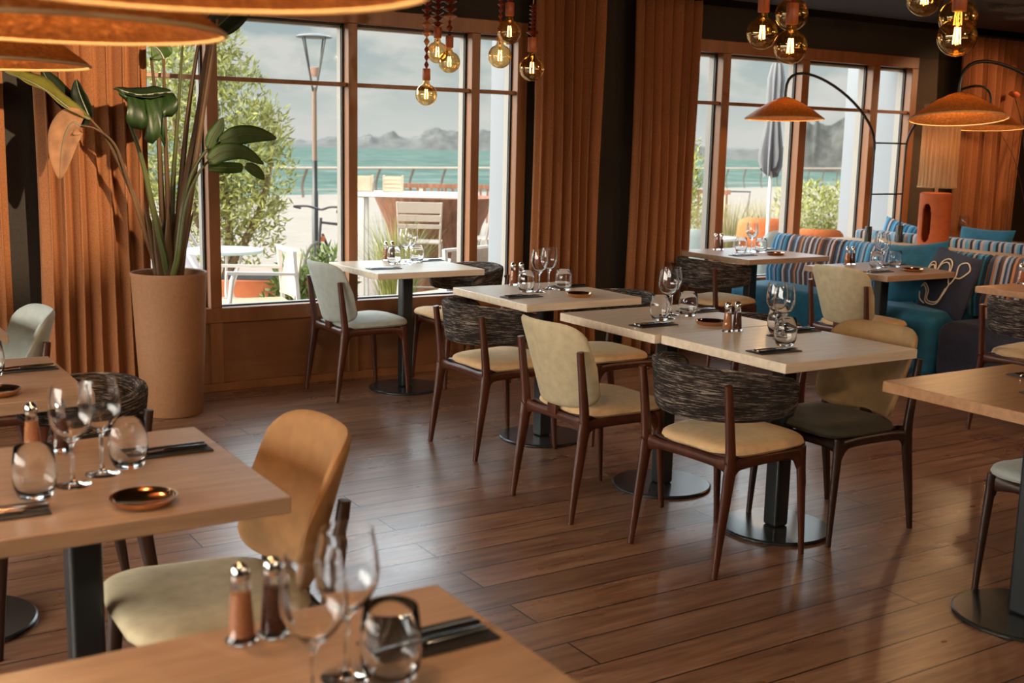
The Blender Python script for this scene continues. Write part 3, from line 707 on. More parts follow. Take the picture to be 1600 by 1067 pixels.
def hanging_leaf(edge, drops, parent):
    """large torn leaf hanging down from its midrib"""
    P = catmull(edge, 8); m = len(P); rows = []; nd = len(drops)-1
    for i, p in enumerate(P):
        q = i/(m-1)*nd; k = min(int(q), nd-1); d = drops[k]*(1-(q-k))+drops[k+1]*(q-k)
        tear = .82 if i % 6 == 4 else 1
        rows.append([Vector((p.x+.03*t_*math.sin(i*.9), p.y-.07*math.sin(t_*2.2)+.012*math.sin(i*1.3+t_*3), p.z-d*tear*t_)) for t_ in (0, .15, .35, .55, .78, 1)])
    v = [x for r_ in rows for x in r_]; f = [(i*6+j, i*6+j+1, (i+1)*6+j+1, (i+1)*6+j) for i in range(m-1) for j in range(5)]
    o = MB().add(v, f).build('leaf', M['leafg2'], parent, sharp=180); so = o.modifiers.new('body', 'SOLIDIFY'); so.thickness = .0025
    MB().tube(P, .006, 6).build('midrib', M['stalkg'], o)
hanging_leaf(LF['leaf_C3'], [.02, .12, .20, .27, .235, .185, .17, .10, .03], plant)
leaf(LF['leaf_T'], .06, CAMN, M['leafg'], 'leaf', plant, .3, .05, .8, seed=7)
leaf(LF['leaf_T2'], .080, (-.3, -.95, .0), M['leafd'], 'leaf', plant, .3, .05, .8, seed=9)
leaf(LF['R1'], .034, (-.3, -1, .1), M['leafg'], 'leaf', plant, .06, .02, .8, seed=10)
leaf(LF['R2'], .05, (-.1, -1, .15), M['leafg'], 'leaf', plant, .06, .02, .8, seed=11)
leaf(LF['R3'], .046, (-.1, -1, .15), M['leafg'], 'leaf', plant, .06, .02, .75, seed=12)
leaf(LF['R4'], .03, (-.1, -1, -.1), M['leafg'], 'leaf', plant, .06, .02, .8, seed=13)
leaf(LF['R5'], .03, (-.1, -1, .2), M['leafg'], 'leaf', plant, .06, .02, .8, seed=14)
def stalk(k, r0, r1, m='stalk'):
    P = catmull(LF[k], 6); n = len(P)
    P[0] = Vector((P[0].x*.45+1.70*.55, P[0].y*.45+6.14*.55, .72))
    MB().tube(P, [r0+(r1-r0)*(i/(n-1))**.6 for i in range(n)], 8).build('stalk', M[m], plant)
for k, a, b, m in (('pet_L', .020, .006, 'stalk'), ('pet_dead', .016, .004, 'stalk'), ('pet_C', .026, .008, 'stalkg'), ('pet_T2', .030, .010, 'stalk'), ('pet_T', .022, .007, 'stalk'),
                   ('st1', .028, .008, 'stalk'), ('st2', .026, .007, 'stalk'), ('st3', .024, .006, 'stalkg'), ('st4', .028, .008, 'stalk'), ('pet_R', .020, .006, 'stalkg'), ('pet_R3', .012, .005, 'stalkg')):
    stalk(k, a, b, m)
for i in range(9):                                   # brown sheaths round the foot of the stalks
    a = i*2*PI/9+.3; r_ = .075; h = .34+.16*((i*7) % 5)/5
    MB().tube([(1.70+r_*math.cos(a)*.6, 6.14+r_*math.sin(a)*.6, .71), (1.70+r_*math.cos(a)*1.0, 6.14+r_*math.sin(a)*.9, .71+h*.5), (1.71+r_*math.cos(a)*1.7, 6.14+r_*math.sin(a)*1.2, .71+h)],
              [(.030, .020), (.024, .014), (.004, .003)], 8).build('sheath', M['stalk'], plant)

# ------------------------------------------------------------------ hanging globe bulbs
def pendant(x, y, z, sock, beads, label, R=.0625, lit=1):
    t = thing('pendant_lamp', label, 'lamp', (x, y, 0), 0, 'amber globe bulbs hanging on beaded cords')
    b = MB().lathe([(R*math.sin(a), -R*math.cos(a)) for a in [i*PI/22 for i in range(18)]]+[(.021, R*.93), (.0165, R+.012), (.0165, R+.022)], 28, (0, 0, z)); b.build('bulb', M['amber'], t, sharp=180)
    f = MB()
    for i in range(4):
        a = i*PI/2+.4; f.tube([(.008*math.cos(a), .008*math.sin(a), z+.030), (.012*math.cos(a), .012*math.sin(a), z-.022)], .0016, 5)
    f.build('filament', M['filament'], t)
    MB().tube([(0, 0, z+R+.016), (0, 0, z+.028)], [.005, .002], 8).build('glass_stem', M['wine'], t)
    zs = z+R+.018; MB().lathe([(0, 0), (.021, 0), (.023, .003), (.023, sock-.003), (.021, sock), (0, sock)], 20, (0, 0, zs)).build('socket', M['socket'], t, sharp=50)
    zz = zs+sock
    for bd in beads:
        r_, h, m = bd[0], bd[1], bd[2] if len(bd) > 2 else 'bead'
        if m == 'gap': zz += h; continue
        if m == 'ball': MB().lathe([(r_*math.sin(i*PI/8)+1e-5*(i in (0, 8)), h/2-h/2*math.cos(i*PI/8)) for i in range(9)], 12, (0, 0, zz)).build('bead', M['blackmetal'], t)
        else: MB().lathe([(.004, 0), (r_, h*.5), (.004, h)], 6, (0, 0, zz), False).build('bead', M[m], t)
        zz += h
    MB().tube([(0, 0, zs+sock-.002), (0, 0, 2.499)], .0028, 6).build('cord', M['cord'], t)
    MB().lathe([(0, 2.48), (.03, 2.482), (.032, 2.498), (0, 2.499)], 16).build('ceiling_rose', M['blackmetal'], t)
small = [(.017, .040)]*3+[(.021, .046, 'beadlt')]+[(.030, .040)]*4
big = [(.036, .026)]*8
pendant(3.154, 5.974, 1.750, .066, [(.016, .042)]*3+[(.020, .048, 'beadlt')]+[(.033, .046, 'beadlt')]*2+[(.033, .04)]*4, 'lowest bulb of the left cluster, on a long string of diamond beads')
pendant(3.235, 5.995, 1.992, .062, [(.040, .032)]*7, 'bulb half hidden behind the bead string in the left cluster')
pendant(3.279, 5.932, 1.937, .066, [(.012, .022, 'ball'), (.024, .042), (.012, .024), (.048, .040, 'beadlt')]+[(.046, .042)]*3, 'right-hand bulb of the left cluster, small ball above its socket')
pendant(3.242, 5.314, 1.936, .02, [(.013, .03)]*5+[(.02, .03)]*4, 'lower bulb of the pair hanging in the right pane of the left window')
pendant(3.207, 5.168, 2.048, .066, [(.02, .03)]*8, 'upper bulb of the pair hanging in the right pane of the left window')
pendant(3.207, 4.947, 1.856, .070, [(.006, .006)]+[(.036, .036)]+[(.022, .020)]*6, 'lone bulb under a short stack of flat beads before the middle curtain')
pendant(3.341, 3.472, 1.937, .105, [(.026, .03)]*6, 'left bulb of the three hanging above the joined tables')
pendant(3.311, 3.287, 1.993, .075, [(.022, .026)]*8, 'topmost bulb of the three hanging above the joined tables')
pendant(3.173, 3.147, 1.855, .075, [(.018, .028)]*8, 'lowest bulb of the three hanging above the joined tables')
pendant(3.353, 2.708, 2.005, .07, [(.026, .03)]*6, 'bulb cut by the top edge at upper right')
pendant(3.330, 2.549, 1.923, .10, [(.026, .03)]*6, 'rear bulb of the overlapping pair at upper right')
pendant(3.262, 2.495, 1.854, .085, [(.026, .03)]*6, 'front lowest bulb of the overlapping pair at upper right')

# ------------------------------------------------------------------ arc lamps with woven cone shades
M['lampbulb'] = emit('warm_lamp_bulb', (1, .62, .28), 14)
def shade_on(t, x, y, z, R=.27, H=.145, power=8, tilt=0):
    s = MB(); prof = [(R, 0), (R*.985, .008), (R*.72, H*.42), (R*.44, H*.74), (R*.22, H*.93), (.03, H), (.012, H+.004)]
    inner = [(.012, H-.002), (.03, H-.006), (R*.22, H*.93-.006), (R*.44, H*.74-.007), (R*.72, H*.42-.008), (R*.97, .004), (R, 0)]
    Q = Matrix.Translation((x, y, z+H)) @ Matrix.Rotation(-math.radians(tilt), 4, Vector((.845, -.534, 0))) @ Matrix.Translation((0, 0, -H))
    for o in (s.lathe(prof+inner, 64, caps=False).build('lamp_shade', M['shade'], t, sharp=40),
              MB().tube([(R*math.cos(a), R*math.sin(a), 0) for a in [2*PI*i/64 for i in range(64)]], .004, 6, closed=True).build('shade_rim', M['cord'], t),
              MB().lathe([(0, -.026), (.018, -.020), (.026, 0), (.018, .02), (.010, .035), (0, .036)], 16, (0, 0, H-.065)).build('bulb', M['lampbulb'], t)):
        o.matrix_local = Q
    light('lamp_glow', 'POINT', (x, y, z+H-.115), power, (1, .62, .30), size=.03)
def arc(t, p0, p1, top, r_=.0075, drop=.03):
    """black arm from the pole top p0 over to the shade top p1"""
    p0, p1 = Vector(p0), Vector(p1); d = p1-p0; P = [p0]
    for i in range(1, 20):
        a = PI*i/20; s = (1-math.cos(a))/2
        P.append(Vector((p0.x+d.x*s, p0.y+d.y*s, p0.z+(p1.z+drop-p0.z)*s+(top-max(p0.z, p1.z)-.02)*math.sin(a)**.8)))
    P += [p1+Vector((0, 0, drop)), p1]
    MB().tube(P, r_, 10).build('arc_arm', M['blackmetal'], t)
def base_pole(t, x, y, z0, zt, r_=.0075):
    MB().tube([(x, y, z0+.02), (x, y, zt)], r_, 10).build('pole', M['blackmetal'], t)
    MB().lathe([(0, 0), (.026, 0), (.026, .125), (.022, .13), (0, .13)], 24, (x, y, z0)).build('base', M['blackmetal'], t, sharp=40)
ZCON = .80
t = thing('arc_lamp', 'double arc lamp on the sofa console, two linked poles and two woven gold shades', 'lamp', (0, 0, 0), 0, 'arc lamps with woven gold shades')
pa, pb = (6.90, 5.92), (7.25, 5.92)
for q in (pa, pb): base_pole(t, q[0], q[1], ZCON, 1.52)
for z in (1.17, 1.55): MB().tube([(pa[0], pa[1], z), (pb[0], pb[1], z)], .006, 8).build('crossbar', M['blackmetal'], t)
arc(t, (pa[0], pa[1], 1.50), (5.93, 5.90, 1.845), 2.12, .010); arc(t, (pb[0], pb[1], 1.50), (8.20, 5.90, 1.845), 2.12, .010)
shade_on(t, 5.93, 5.90, 1.697, tilt=2); shade_on(t, 8.20, 5.90, 1.692, tilt=4)
t = thing('arc_lamp', 'nearer arc lamp at right, gold shade on an arm reaching in from the right', 'lamp', (0, 0, 0), 0, 'arc lamps with woven gold shades')
base_pole(t, 6.95, 4.33, ZCON, 1.52); arc(t, (6.95, 4.33, 1.5), (5.735, 4.339, 1.828), 2.12, .010); shade_on(t, 5.735, 4.339, 1.679, tilt=7.5)
for (x, y, z), lb in (((.376, 1.992, 1.643), 'big gold shade on an arc arm, widest one at the top left'), ((.405, 1.336, 1.648), 'blurred gold shade nearest the camera along the top edge'), ((.400, 3.101, 1.644), 'small gold shade of the arc lamp at the left edge')):
    t = thing('arc_lamp', lb, 'lamp', (0, 0, 0), 0, 'arc lamps with woven gold shades')
    base_pole(t, x-1.05, y, 0, 1.5); arc(t, (x-1.05, y, 1.5), (x, y, z+.148), 2.08, .010); shade_on(t, x, y, z, power=9)

# ------------------------------------------------------------------ sofas, console, cushions, table lamp
def block(name, mat, parent, x0, y0, z0, x1, y1, z1, bev, dome=0):
    nx, ny = 14, 22; cx, cy = (x0+x1)/2, (y0+y1)/2
    o = MB().box(x0, y0, z0, x1, y1, z1).build(name, mat, parent)
    b = o.modifiers.new('round', 'BEVEL'); b.width = bev; b.segments = 6; b.limit_method = 'ANGLE'
    for p in o.data.polygons: p.use_smooth = True
    b.harden_normals = False
    return o
def leanback(name, mat, parent, x0, x1, lean, ya, yb, z0, z1, round_=.05):
    """padded back rest leaning away; profile swept along y"""
    prof = [(x0, z0), (x0-.015, z0+.12), (x0+lean*.5-.012, (z0+z1)/2), (x0+lean-.004, z1-round_), (x0+lean+.018, z1-.012), (x0+lean+.045, z1), (x1+lean*.6-.02, z1-.006), (x1+lean*.6, z1-.03), (x1+lean*.3, (z0+z1)/2), (x1, z0)]
    rings = []
    for i in range(5):
        y = (ya, ya+.012, (ya+yb)/2, yb-.012, yb)[i]; k = .96 if i in (0, 4) else 1
        rings.append([((x-x0)*k+x0+(1-k)*.05, y, (z-z0)*k+z0) for x, z in prof])
    return MB().loft(rings).build(name, mat, parent, sharp=35)
S1 = thing('sofa', 'teal bench sofa with blue and brown striped back by the right window', 'sofa', (0, 0, 0), 0, 'striped bench sofas')
block('seat', M['teal'], S1, 5.975, 4.56, .09, 6.42, 6.42, .50, .07)
MB().box(6.03, 4.60, 0, 6.44, 6.40, .09).build('plinth', M['gasket'], S1)
leanback('back_cushion', M['stripe_blue'], S1, 6.345, 6.45, .05, 6.24, 6.40, .47, .855)
leanback('back_cushion', M['stripe_brown'], S1, 6.345, 6.45, .05, 5.70, 6.24, .47, .856)
leanback('back_cushion', M['stripe_blue'], S1, 6.34, 6.45, .05, 4.52, 5.70, .47, .858)
S2 = thing('sofa', 'dark velvet bench sofa with brown striped back at the right edge', 'sofa', (0, 0, 0), 0, 'striped bench sofas')
block('seat', M['navy'], S2, 5.93, 2.6, .09, 6.38, 4.53, .47, .09)
MB().box(6.0, 2.65, 0, 6.40, 4.50, .09).build('plinth', M['gasket'], S2)
leanback('back_cushion', M['stripe_mix'], S2, 6.33, 6.45, .05, 2.6, 4.50, .44, .862)
tag(MB().box(6.53, 2.7, 0, 7.27, 6.44, ZCON).build('console', M['console'], bevel=.006), 'long pale oak console running between the two rows of sofas', 'console')
S3 = thing('sofa', 'pale striped sofa back showing over the console behind the blue sofa', 'sofa', (0, 0, 0), 0, 'striped bench sofas')
MB().box(7.29, 3.4, .0, 7.40, 6.40, .868).build('back_cushion', M['stripe_pale'], S3, bevel=.03, seg=4)
block('seat', M['teal'], S3, 7.40, 3.4, .0, 7.85, 6.40, .46, .06)
def cushion(name, mat, M4, w, h, d, label):
    def base(a, b):
        return M4 @ Vector((0, a*w/2*(1-.06*(1-b*b)), b*h/2*(1-.06*(1-a*a))))
    o = MB().gridpad(base, 18, 18, lambda u: 1.0, d, d, eu=3, ev=3).build(name, mat, None, sharp=180)
    return tag(o, label, 'cushion', 'scatter cushions on the sofas')
def cm(x, y, z, lean=0, spin=0, yaw=0):
    return Matrix.Translation((x, y, z)) @ Matrix.Rotation(yaw, 4, 'Z') @ Matrix.Rotation(lean, 4, 'Y') @ Matrix.Rotation(spin, 4, 'X')
m4 = cm(6.245, 4.68, .665, .24, .12, -.25)
cu = cushion('cushion', M['navy'], m4, .46, .42, .06, 'dark cushion with cream looping rope motif, leaning where the two sofas meet')
def ropes(curves, m4, parent, dz):
    for c in curves:
        P = [m4 @ Vector((dz(*q), q[0], q[1])) for q in catmull([(a, b, 0) for a, b in c], 6) for q in [(q.x, q.y)]]
        MB().tube(P, .0042, 6).build('rope_trim', M['rope'], parent)
def dzf(a, b):
    u, v = min(.99, abs(a/.23)), min(.99, abs(b/.21)); return -.062*math.sqrt(1-u**3)*math.sqrt(1-v**3)-.002
ropes([[(.20, .02), (.17, .09), (.12, .10), (.08, .05), (.06, .12), (.01, .15), (-.04, .12), (-.05, .05), (-.08, .0), (-.11, .06), (-.10, .13), (-.15, .16), (-.19, .12), (-.15, .06), (-.11, .05)],
       [(.20, .00), (.165, .07), (.12, .08), (.085, .03), (.06, .10), (.01, .125), (-.03, .10), (-.045, .03)],
       [(-.08, .0), (-.06, -.07), (-.02, -.14), (.05, -.16), (.10, -.15), (.11, -.09), (.16, -.06), (.20, -.09), (.17, -.15), (.11, -.17)],
       [(-.065, -.03), (-.03, -.12), (.04, -.145), (.085, -.135), (.09, -.08), (.15, -.045), (.195, -.075)]], m4, cu, dzf)
cushion('cushion', M['teal'], cm(6.30, 4.98, .70, .22, -.15, .1), .44, .40, .055, 'teal cushion tucked behind the dark rope-patterned cushion')
cushion('cushion', M['teal'], cm(7.50, 5.36, .74, .25, .0, .0), .46, .42, .055, 'blue cushion lying on the far sofa, seen above the pale striped back')
cushion('cushion', M['stripe_blue'], cm(7.52, 6.12, .76, .2, .2, .1), .42, .36, .06, 'striped cushion on the far sofa behind the lamp poles')

t = thing('table_lamp', 'orange ceramic table lamp with oval hole and tall fringed raffia shade', 'lamp', (6.85, 5.30, ZCON))
R_ = .108; n_, m_ = 96, 60; vv = []; ff = []
def hole(a, z): return ((a)/.33)**2+((z-.20)/.135)**4 < 1
for j in range(m_+1):
    z = .40*j/m_
    rr_ = R_*(1+.10*max(0, 1-z/.06)**2)
    for i in range(n_):
        a = 2*PI*i/n_; vv.append((rr_*math.cos(a), rr_*math.sin(a), z))
aw = math.atan2(-.12, -1)
for j in range(m_):
    for i in range(n_):
        am = 2*PI*(i+.5)/n_; d = (am-aw+PI) % (2*PI)-PI; zc = .40*(j+.5)/m_
        if hole(d, zc): continue
        k = (i+1) % n_; ff.append((j*n_+i, j*n_+k, (j+1)*n_+k, (j+1)*n_+i))
o = MB().add(vv, ff).build('ceramic_body', M['terracotta'], t); s = o.modifiers.new('wall', 'SOLIDIFY'); s.thickness = .016; s.offset = -1
MB().lathe([(.0, .395), (R_-.004, .398), (R_-.002, .405), (R_-.02, .412), (0, .414)], 40).build('body_top', M['terracotta'], t)
MB().lathe([(.012, .41), (.012, .47), (0, .471)], 12).build('neck', M['cord'], t)
rg = []
for z, q in ((.445, 1.06), (.46, 1.02), (.50, 1.0), (.9, 1.0), (1.02, 1.0)):
    rg.append([((.125*q+.003*math.sin(i*9.0))*math.cos(2*PI*i/180), (.125*q+.003*math.sin(i*9.0))*math.sin(2*PI*i/180), z) for i in range(180)])
o = MB().loft(rg, False).build('lamp_shade', M['raffia'], t); s = o.modifiers.new('wall', 'SOLIDIFY'); s.thickness = .004
light('table_lamp_glow', 'POINT', (6.85, 5.30, ZCON+.74), 2.2, (1, .66, .34), size=.04)

# dried branches with orange flowers in the dark corner
t = thing('dried_branch_arrangement', 'dark vase of dried branches with orange blooms in the far corner', 'plant', (9.12, 6.02, 0))
MB().lathe([(0, 0), (.09, 0), (.13, .2), (.11, .5), (.06, .7), (.07, .75), (.06, .75), (.05, .70), (0, .69)], 28).build('vase', M['blackmetal'], t)
rb = random.Random(12)
for i in range(9):
    a = rb.uniform(0, 2*PI); e = rb.uniform(.15, .5); h = rb.uniform(1.0, 1.45)
    P = catmull([(0, 0, .68), (e*.2*math.cos(a), e*.2*math.sin(a), .68+h*.35), (e*.6*math.cos(a), e*.4*math.sin(a), .68+h*.75), (e*math.cos(a)*1.1, e*math.sin(a)*.6, .68+h)], 5)
    MB().tube(P, [.005-.003*k/(len(P)-1) for k in range(len(P))], 6).build('branch', M['darkleg'], t)
    if i < 4: MB().gridpad(lambda u, v, q=P[-1]: (q.x+u*.035, q.y+v*.03, q.z+.02*(u*u+v*v)), 8, 8, lambda u: math.sqrt(max(0, 1-u*u)), .02).build('bloom', M['terracotta'], t)

# ------------------------------------------------------------------ terrace, promenade, bay
ZT = -.15
M['paving'] = simple('pale_paving', lin(132, 114, 102), .8, noise=.12, scale=4, bump=.1)
M['sand'] = simple('promenade_gravel', lin(126, 117, 107), .9, noise=.1, scale=3)
def m_sea():
    m = Mat('sea_water'); v = m.coords('Object', (.12, .12, 1)); n = m.noise(v, 1.0, 10, .72)
    m.link(m.ramp(n, [(.3, lin(62, 80, 76)), (.5, lin(80, 98, 93)), (.68, lin(112, 126, 121))]), m.b.inputs['Base Color'])
    m.b.inputs['Roughness'].default_value = .6; m.b.inputs['Specular IOR Level'].default_value = .0
    return m.m
M['sea'] = m_sea()
struct(MB().box(-40, WY+.3, ZT-.3, 60, 14.5, ZT).build('trim_terrace', M['paving']))
struct(MB().add([(-60, 14.5, ZT-.02), (75, 14.5, ZT-.02), (75, 47, ZT-.02), (-60, 17, ZT-.02)], [(0, 1, 2, 3)], False).build('trim_promenade', M['sand']))
tag(MB().add([(-5000, 10, -3.4), (7500, 10, -3.4), (7500, 8000, -3.4), (-5000, 8000, -3.4)], [(0, 1, 2, 3)], False).build('sea', M['sea']), 'blue-green sea filling the bay behind the terrace', 'sea', None, 'stuff')
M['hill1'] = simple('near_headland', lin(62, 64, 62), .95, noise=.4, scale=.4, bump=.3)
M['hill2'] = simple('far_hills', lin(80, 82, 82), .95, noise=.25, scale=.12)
def hill(name, pts, depth, mat, label, seed, rough=.12):
    """ridge running through pts (x, y, height) with a real body sloping to the water on both sides"""
    from mathutils import noise as mn
    P = catmull(pts, 14); H = max(p.z for p in P); rows = []; K = 26; sc = 1/(H*1.1)
    for p in P:
        d = Vector((p.x, p.y, 0)).normalized(); row = []
        for k in range(K+1):
            q = -1+2*k/K; e = d*(depth*q); c = Vector((p.x+e.x, p.y+e.y, 0))
            body = max(0, 1-abs(q)**1.5)
            nz = mn.fractal(c*sc+Vector((seed, 0, 0)), 1, 2, 6)
            h = (p.z+3.4)*body*(1+rough*nz*(1 if q < -.02 else .4))
            row.append((c.x, c.y, -3.45+h))
        rows.append(row)
    n = K+1; v = [x for r_ in rows for x in r_]; f = [(i*n+j, (i+1)*n+j, (i+1)*n+j+1, i*n+j+1) for i in range(len(rows)-1) for j in range(n-1)]
    return tag(MB().add(v, f).build(name, mat, sharp=25), label, 'hill')

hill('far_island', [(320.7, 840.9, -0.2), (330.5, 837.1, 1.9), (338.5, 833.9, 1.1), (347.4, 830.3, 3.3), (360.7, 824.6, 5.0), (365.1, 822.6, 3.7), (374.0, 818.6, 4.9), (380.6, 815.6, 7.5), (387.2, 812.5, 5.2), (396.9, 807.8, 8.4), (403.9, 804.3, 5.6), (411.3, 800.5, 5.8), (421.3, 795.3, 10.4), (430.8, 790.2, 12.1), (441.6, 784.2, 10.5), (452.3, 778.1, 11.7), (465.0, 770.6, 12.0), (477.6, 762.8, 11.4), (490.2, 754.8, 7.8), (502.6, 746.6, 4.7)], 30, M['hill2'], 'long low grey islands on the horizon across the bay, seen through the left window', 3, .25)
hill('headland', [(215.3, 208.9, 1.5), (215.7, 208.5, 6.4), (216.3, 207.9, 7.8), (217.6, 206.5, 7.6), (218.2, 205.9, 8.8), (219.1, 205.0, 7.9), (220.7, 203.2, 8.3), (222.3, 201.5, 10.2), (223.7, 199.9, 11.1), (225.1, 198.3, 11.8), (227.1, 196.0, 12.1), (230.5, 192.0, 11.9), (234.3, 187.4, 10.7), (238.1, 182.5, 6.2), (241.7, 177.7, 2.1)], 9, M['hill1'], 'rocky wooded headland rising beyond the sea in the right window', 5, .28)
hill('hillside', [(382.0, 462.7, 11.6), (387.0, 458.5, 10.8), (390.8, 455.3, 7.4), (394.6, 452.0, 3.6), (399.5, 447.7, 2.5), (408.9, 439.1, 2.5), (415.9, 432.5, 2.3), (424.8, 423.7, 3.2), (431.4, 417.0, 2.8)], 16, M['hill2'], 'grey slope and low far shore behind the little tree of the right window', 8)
# sea front railing
M['railm'] = simple('weathered_rail_metal', lin(176, 160, 144), .5)
M['postm'] = simple('dark_rail_posts', lin(96, 84, 72), .5)
t = thing('railing', 'sea front railing with curved dark posts along the promenade edge', 'railing', (11.96, 31.9, 0), math.atan2(8.5, 34))
LN = 46.0
MB().tube([(-9, 0, .675), (LN, 0, .675)], .035, 8).build('top_rail', M['railm'], t)
MB().tube([(-9, .12, .02), (LN, .12, .02)], .012, 6).build('lower_rail', M['railm'], t)
pp = MB()
x = -8.6
while x < LN:
    MB().tube(catmull([(x-.26, -.14, ZT-.03), (x-.20, -.02, .18), (x-.10, .0, .45), (x, 0, .66)], 3), [(.05, .02)]*10, 6).build('post', M['postm'], t); x += 1.39
# promenade lamp
M['crate_'] = simple('beige_lamp_socket', lin(150, 120, 104), .6); M['sleeve'] = simple('tan_pole_sleeve', lin(104, 84, 68), .6); M['lampcap'] = simple('grey_lamp_cap', lin(86, 90, 92), .5)
t = thing('street_lamp', 'tall promenade lamp post with an open cone lantern', 'street lamp', (6.30, 15.25, ZT))
MB().lathe([(.045, 0), (.045, .9), (.036, .92), (.036, 1.35)], 20).build('pole', M['steel'], t)
MB().lathe([(.034, 1.35), (.032, 2.35), (0, 2.36)], 20).build('pole_sleeve', M['sleeve'], t)
for i in range(4):
    a = i*PI/2+.5; MB().tube([(.03*math.cos(a), .03*math.sin(a), 2.30), (.20*math.cos(a), .20*math.sin(a), 3.02)], .012, 6).build('lantern_rib', M['steel'], t)
MB().lathe([(.24, 3.02), (.255, 3.03), (.22, 3.05), (.10, 3.07), (0, 3.075)], 32).build('lantern_cap', M['lampcap'], t)
MB().lathe([(.05, 2.50), (.07, 2.62), (0, 2.63)], 20).build('lamp_socket', M['crate_'], t)
MB().lathe([(.06, 2.63), (.08, 2.80), (.11, 3.0)], 20, caps=False).build('lantern_glass', M['pane'], t)

# foliage
M['fol1'] = simple('sunlit_narrow_leaves', lin(148, 152, 84), .6, noise=.45, scale=6)
M['fol2'] = simple('mid_green_leaves', lin(104, 124, 60), .6, noise=.45, scale=6)
M['fol3'] = simple('pampas_blades', lin(158, 150, 108), .7, noise=.35, scale=6)
M['bark'] = simple('grey_bark', lin(120, 98, 78), .9, noise=.3, scale=20)
def foliage(o, name, blobs, n, L, Wd, mat, seed, up=.4):
    R = random.Random(seed); m = MB(); v = []; f = []
    vol = [a[3]*a[4]*a[5] for a in blobs]; tot = sum(vol)
    for bi, b in enumerate(blobs):
        for k in range(int(n*vol[bi]/tot)):
            while True:
                p = Vector((R.uniform(-1, 1), R.uniform(-1, 1), R.uniform(-1, 1)))
                if .12 < p.length < 1: break
            c = Vector((b[0]+p.x*b[3], b[1]+p.y*b[4], b[2]+p.z*b[5]))
            d = (p*.6+Vector((R.gauss(0, .6), R.gauss(0, .6), R.gauss(up, .5)))).normalized()
            s = d.cross(Vector((R.gauss(0, 1), R.gauss(0, 1), R.gauss(0, 1)))).normalized()
            l = L*R.uniform(.6, 1.3); w_ = Wd*R.uniform(.7, 1.2); i0 = len(v)
            v += [c, c+d*l*.45+s*w_, c+d*l, c+d*l*.45-s*w_]; f.append((i0, i0+1, i0+2, i0+3))
    m.add(v, f, False); return m.build(name, mat, o)
def treeobj(name, label, cat, base, stems, blobs, n, L, Wd, mat, seed, up=.4, trunk=.03):
    t = thing(name, label, cat, base)
    k = MB()
    for a in stems: k.tube(catmull(a, 4), [trunk*(1-.7*i/(4*(len(a)-1))) for i in range(4*(len(a)-1)+1)], 7)
    k.build('trunk', M['bark'], t); foliage(t, 'foliage', blobs, n, L, Wd, mat, seed, up); return t
treeobj('tree', 'tall feathery yellow-green tree filling the left panes', 'tree', (3.56, 10.9, ZT),
        [[(0, 0, 0), (.05, 0, .8), (-.05, 0, 1.7), (.0, 0, 2.9)], [(0, 0, .3), (-.3, 0, 1.0), (-.5, 0, 2.0)], [(0, 0, .3), (.35, -.1, 1.0), (.5, -.1, 1.8)]],
        [(-.25, .1, 2.6, .42, .4, .75), (-.45, .1, 1.7, .42, .4, .9), (.05, 0, 1.75, .45, .4, .75), (.28, -.1, 1.35, .42, .35, .62), (-.3, 0, .9, .5, .4, .55), (.18, -.05, .85, .42, .35, .45), (.42, -.12, 1.72, .20, .2, .35), (.02, 0, 2.35, .22, .2, .5)],
        12500, .085, .011, M['fol1'], 11, .5, .05)
treeobj('tree', 'feathery tree behind the plant stalks in the leftmost pane', 'tree', (2.35, 11.2, ZT),
        [[(0, 0, 0), (.05, 0, .8), (-.05, 0, 2.6)]], [(0, 0, 2.2, .5, .4, 1.0), (-.1, 0, 1.1, .55, .4, .8)], 4200, .085, .011, M['fol1'], 12, .5, .05)
treeobj('shrub', 'green leafy shrub below the bicycle', 'shrub', (3.62, 8.95, ZT), [[(0, 0, 0), (.0, 0, .4)], [(0, 0, 0), (-.2, 0, .4)], [(0, 0, 0), (.2, 0, .4)]],
        [(0, 0, .42, .32, .22, .26), (.22, 0, .48, .2, .2, .26), (-.1, 0, .30, .28, .2, .22)], 1300, .10, .013, M['fol2'], 13, .6, .012)
def grass(label, base, n, h, spread, mat, seed, cat='grass', w_=.008, name='grass_clump', arch=.5):
    R = random.Random(seed); v = []; f = []
    for k in range(n):
        a = R.uniform(0, 2*PI); b = R.uniform(0, spread*.35); hh = h*R.uniform(.55, 1.05); o = R.uniform(.2, 1)*spread
        p0 = Vector((b*math.cos(a), b*math.sin(a), 0)); s = Vector((-math.sin(a), math.cos(a), 0))*w_; pr = []
        for q in range(5):
            t_ = q/4; p = p0+Vector((math.cos(a), math.sin(a), 0))*o*t_**1.8; p.z = hh*(t_-arch*.35*t_**3*(o/spread)); pr.append((p, s*(1-t_*.9)))
        i0 = len(v)
        for p, q in pr: v += [p-q, p+q]
        for q in range(4): f.append((i0+2*q, i0+2*q+1, i0+2*q+3, i0+2*q+2))
    o = MB().add(v, f).build(name, mat, sharp=180); o.location = base
    return tag(o, label, cat, None)
grass('spiky green grass clump behind the window table', (4.62, 9.3, ZT), 260, 1.05, .42, M['fol1'], 21)
grass('grass clump under the bar stools at the left of the wooden tub', (5.15, 10.3, ZT), 220, 1.0, .5, M['fol2'], 22)
grass('green grass beyond the far bar stools in the right pane', (6.4, 10.9, ZT), 260, .75, .5, M['fol1'], 23)
grass('tall blond pampas grass left of the parasol pole', (9.05, 9.75, ZT), 900, 1.15, .60, M['fol3'], 24)
grass('blond ornamental grass right of the parasol pole', (9.75, 9.85, ZT), 700, 1.15, .55, M['fol3'], 25)
grass('silvery grass at the right end of the right window', (11.2, 9.6, ZT), 600, 1.0, .6, M['fol3'], 26)
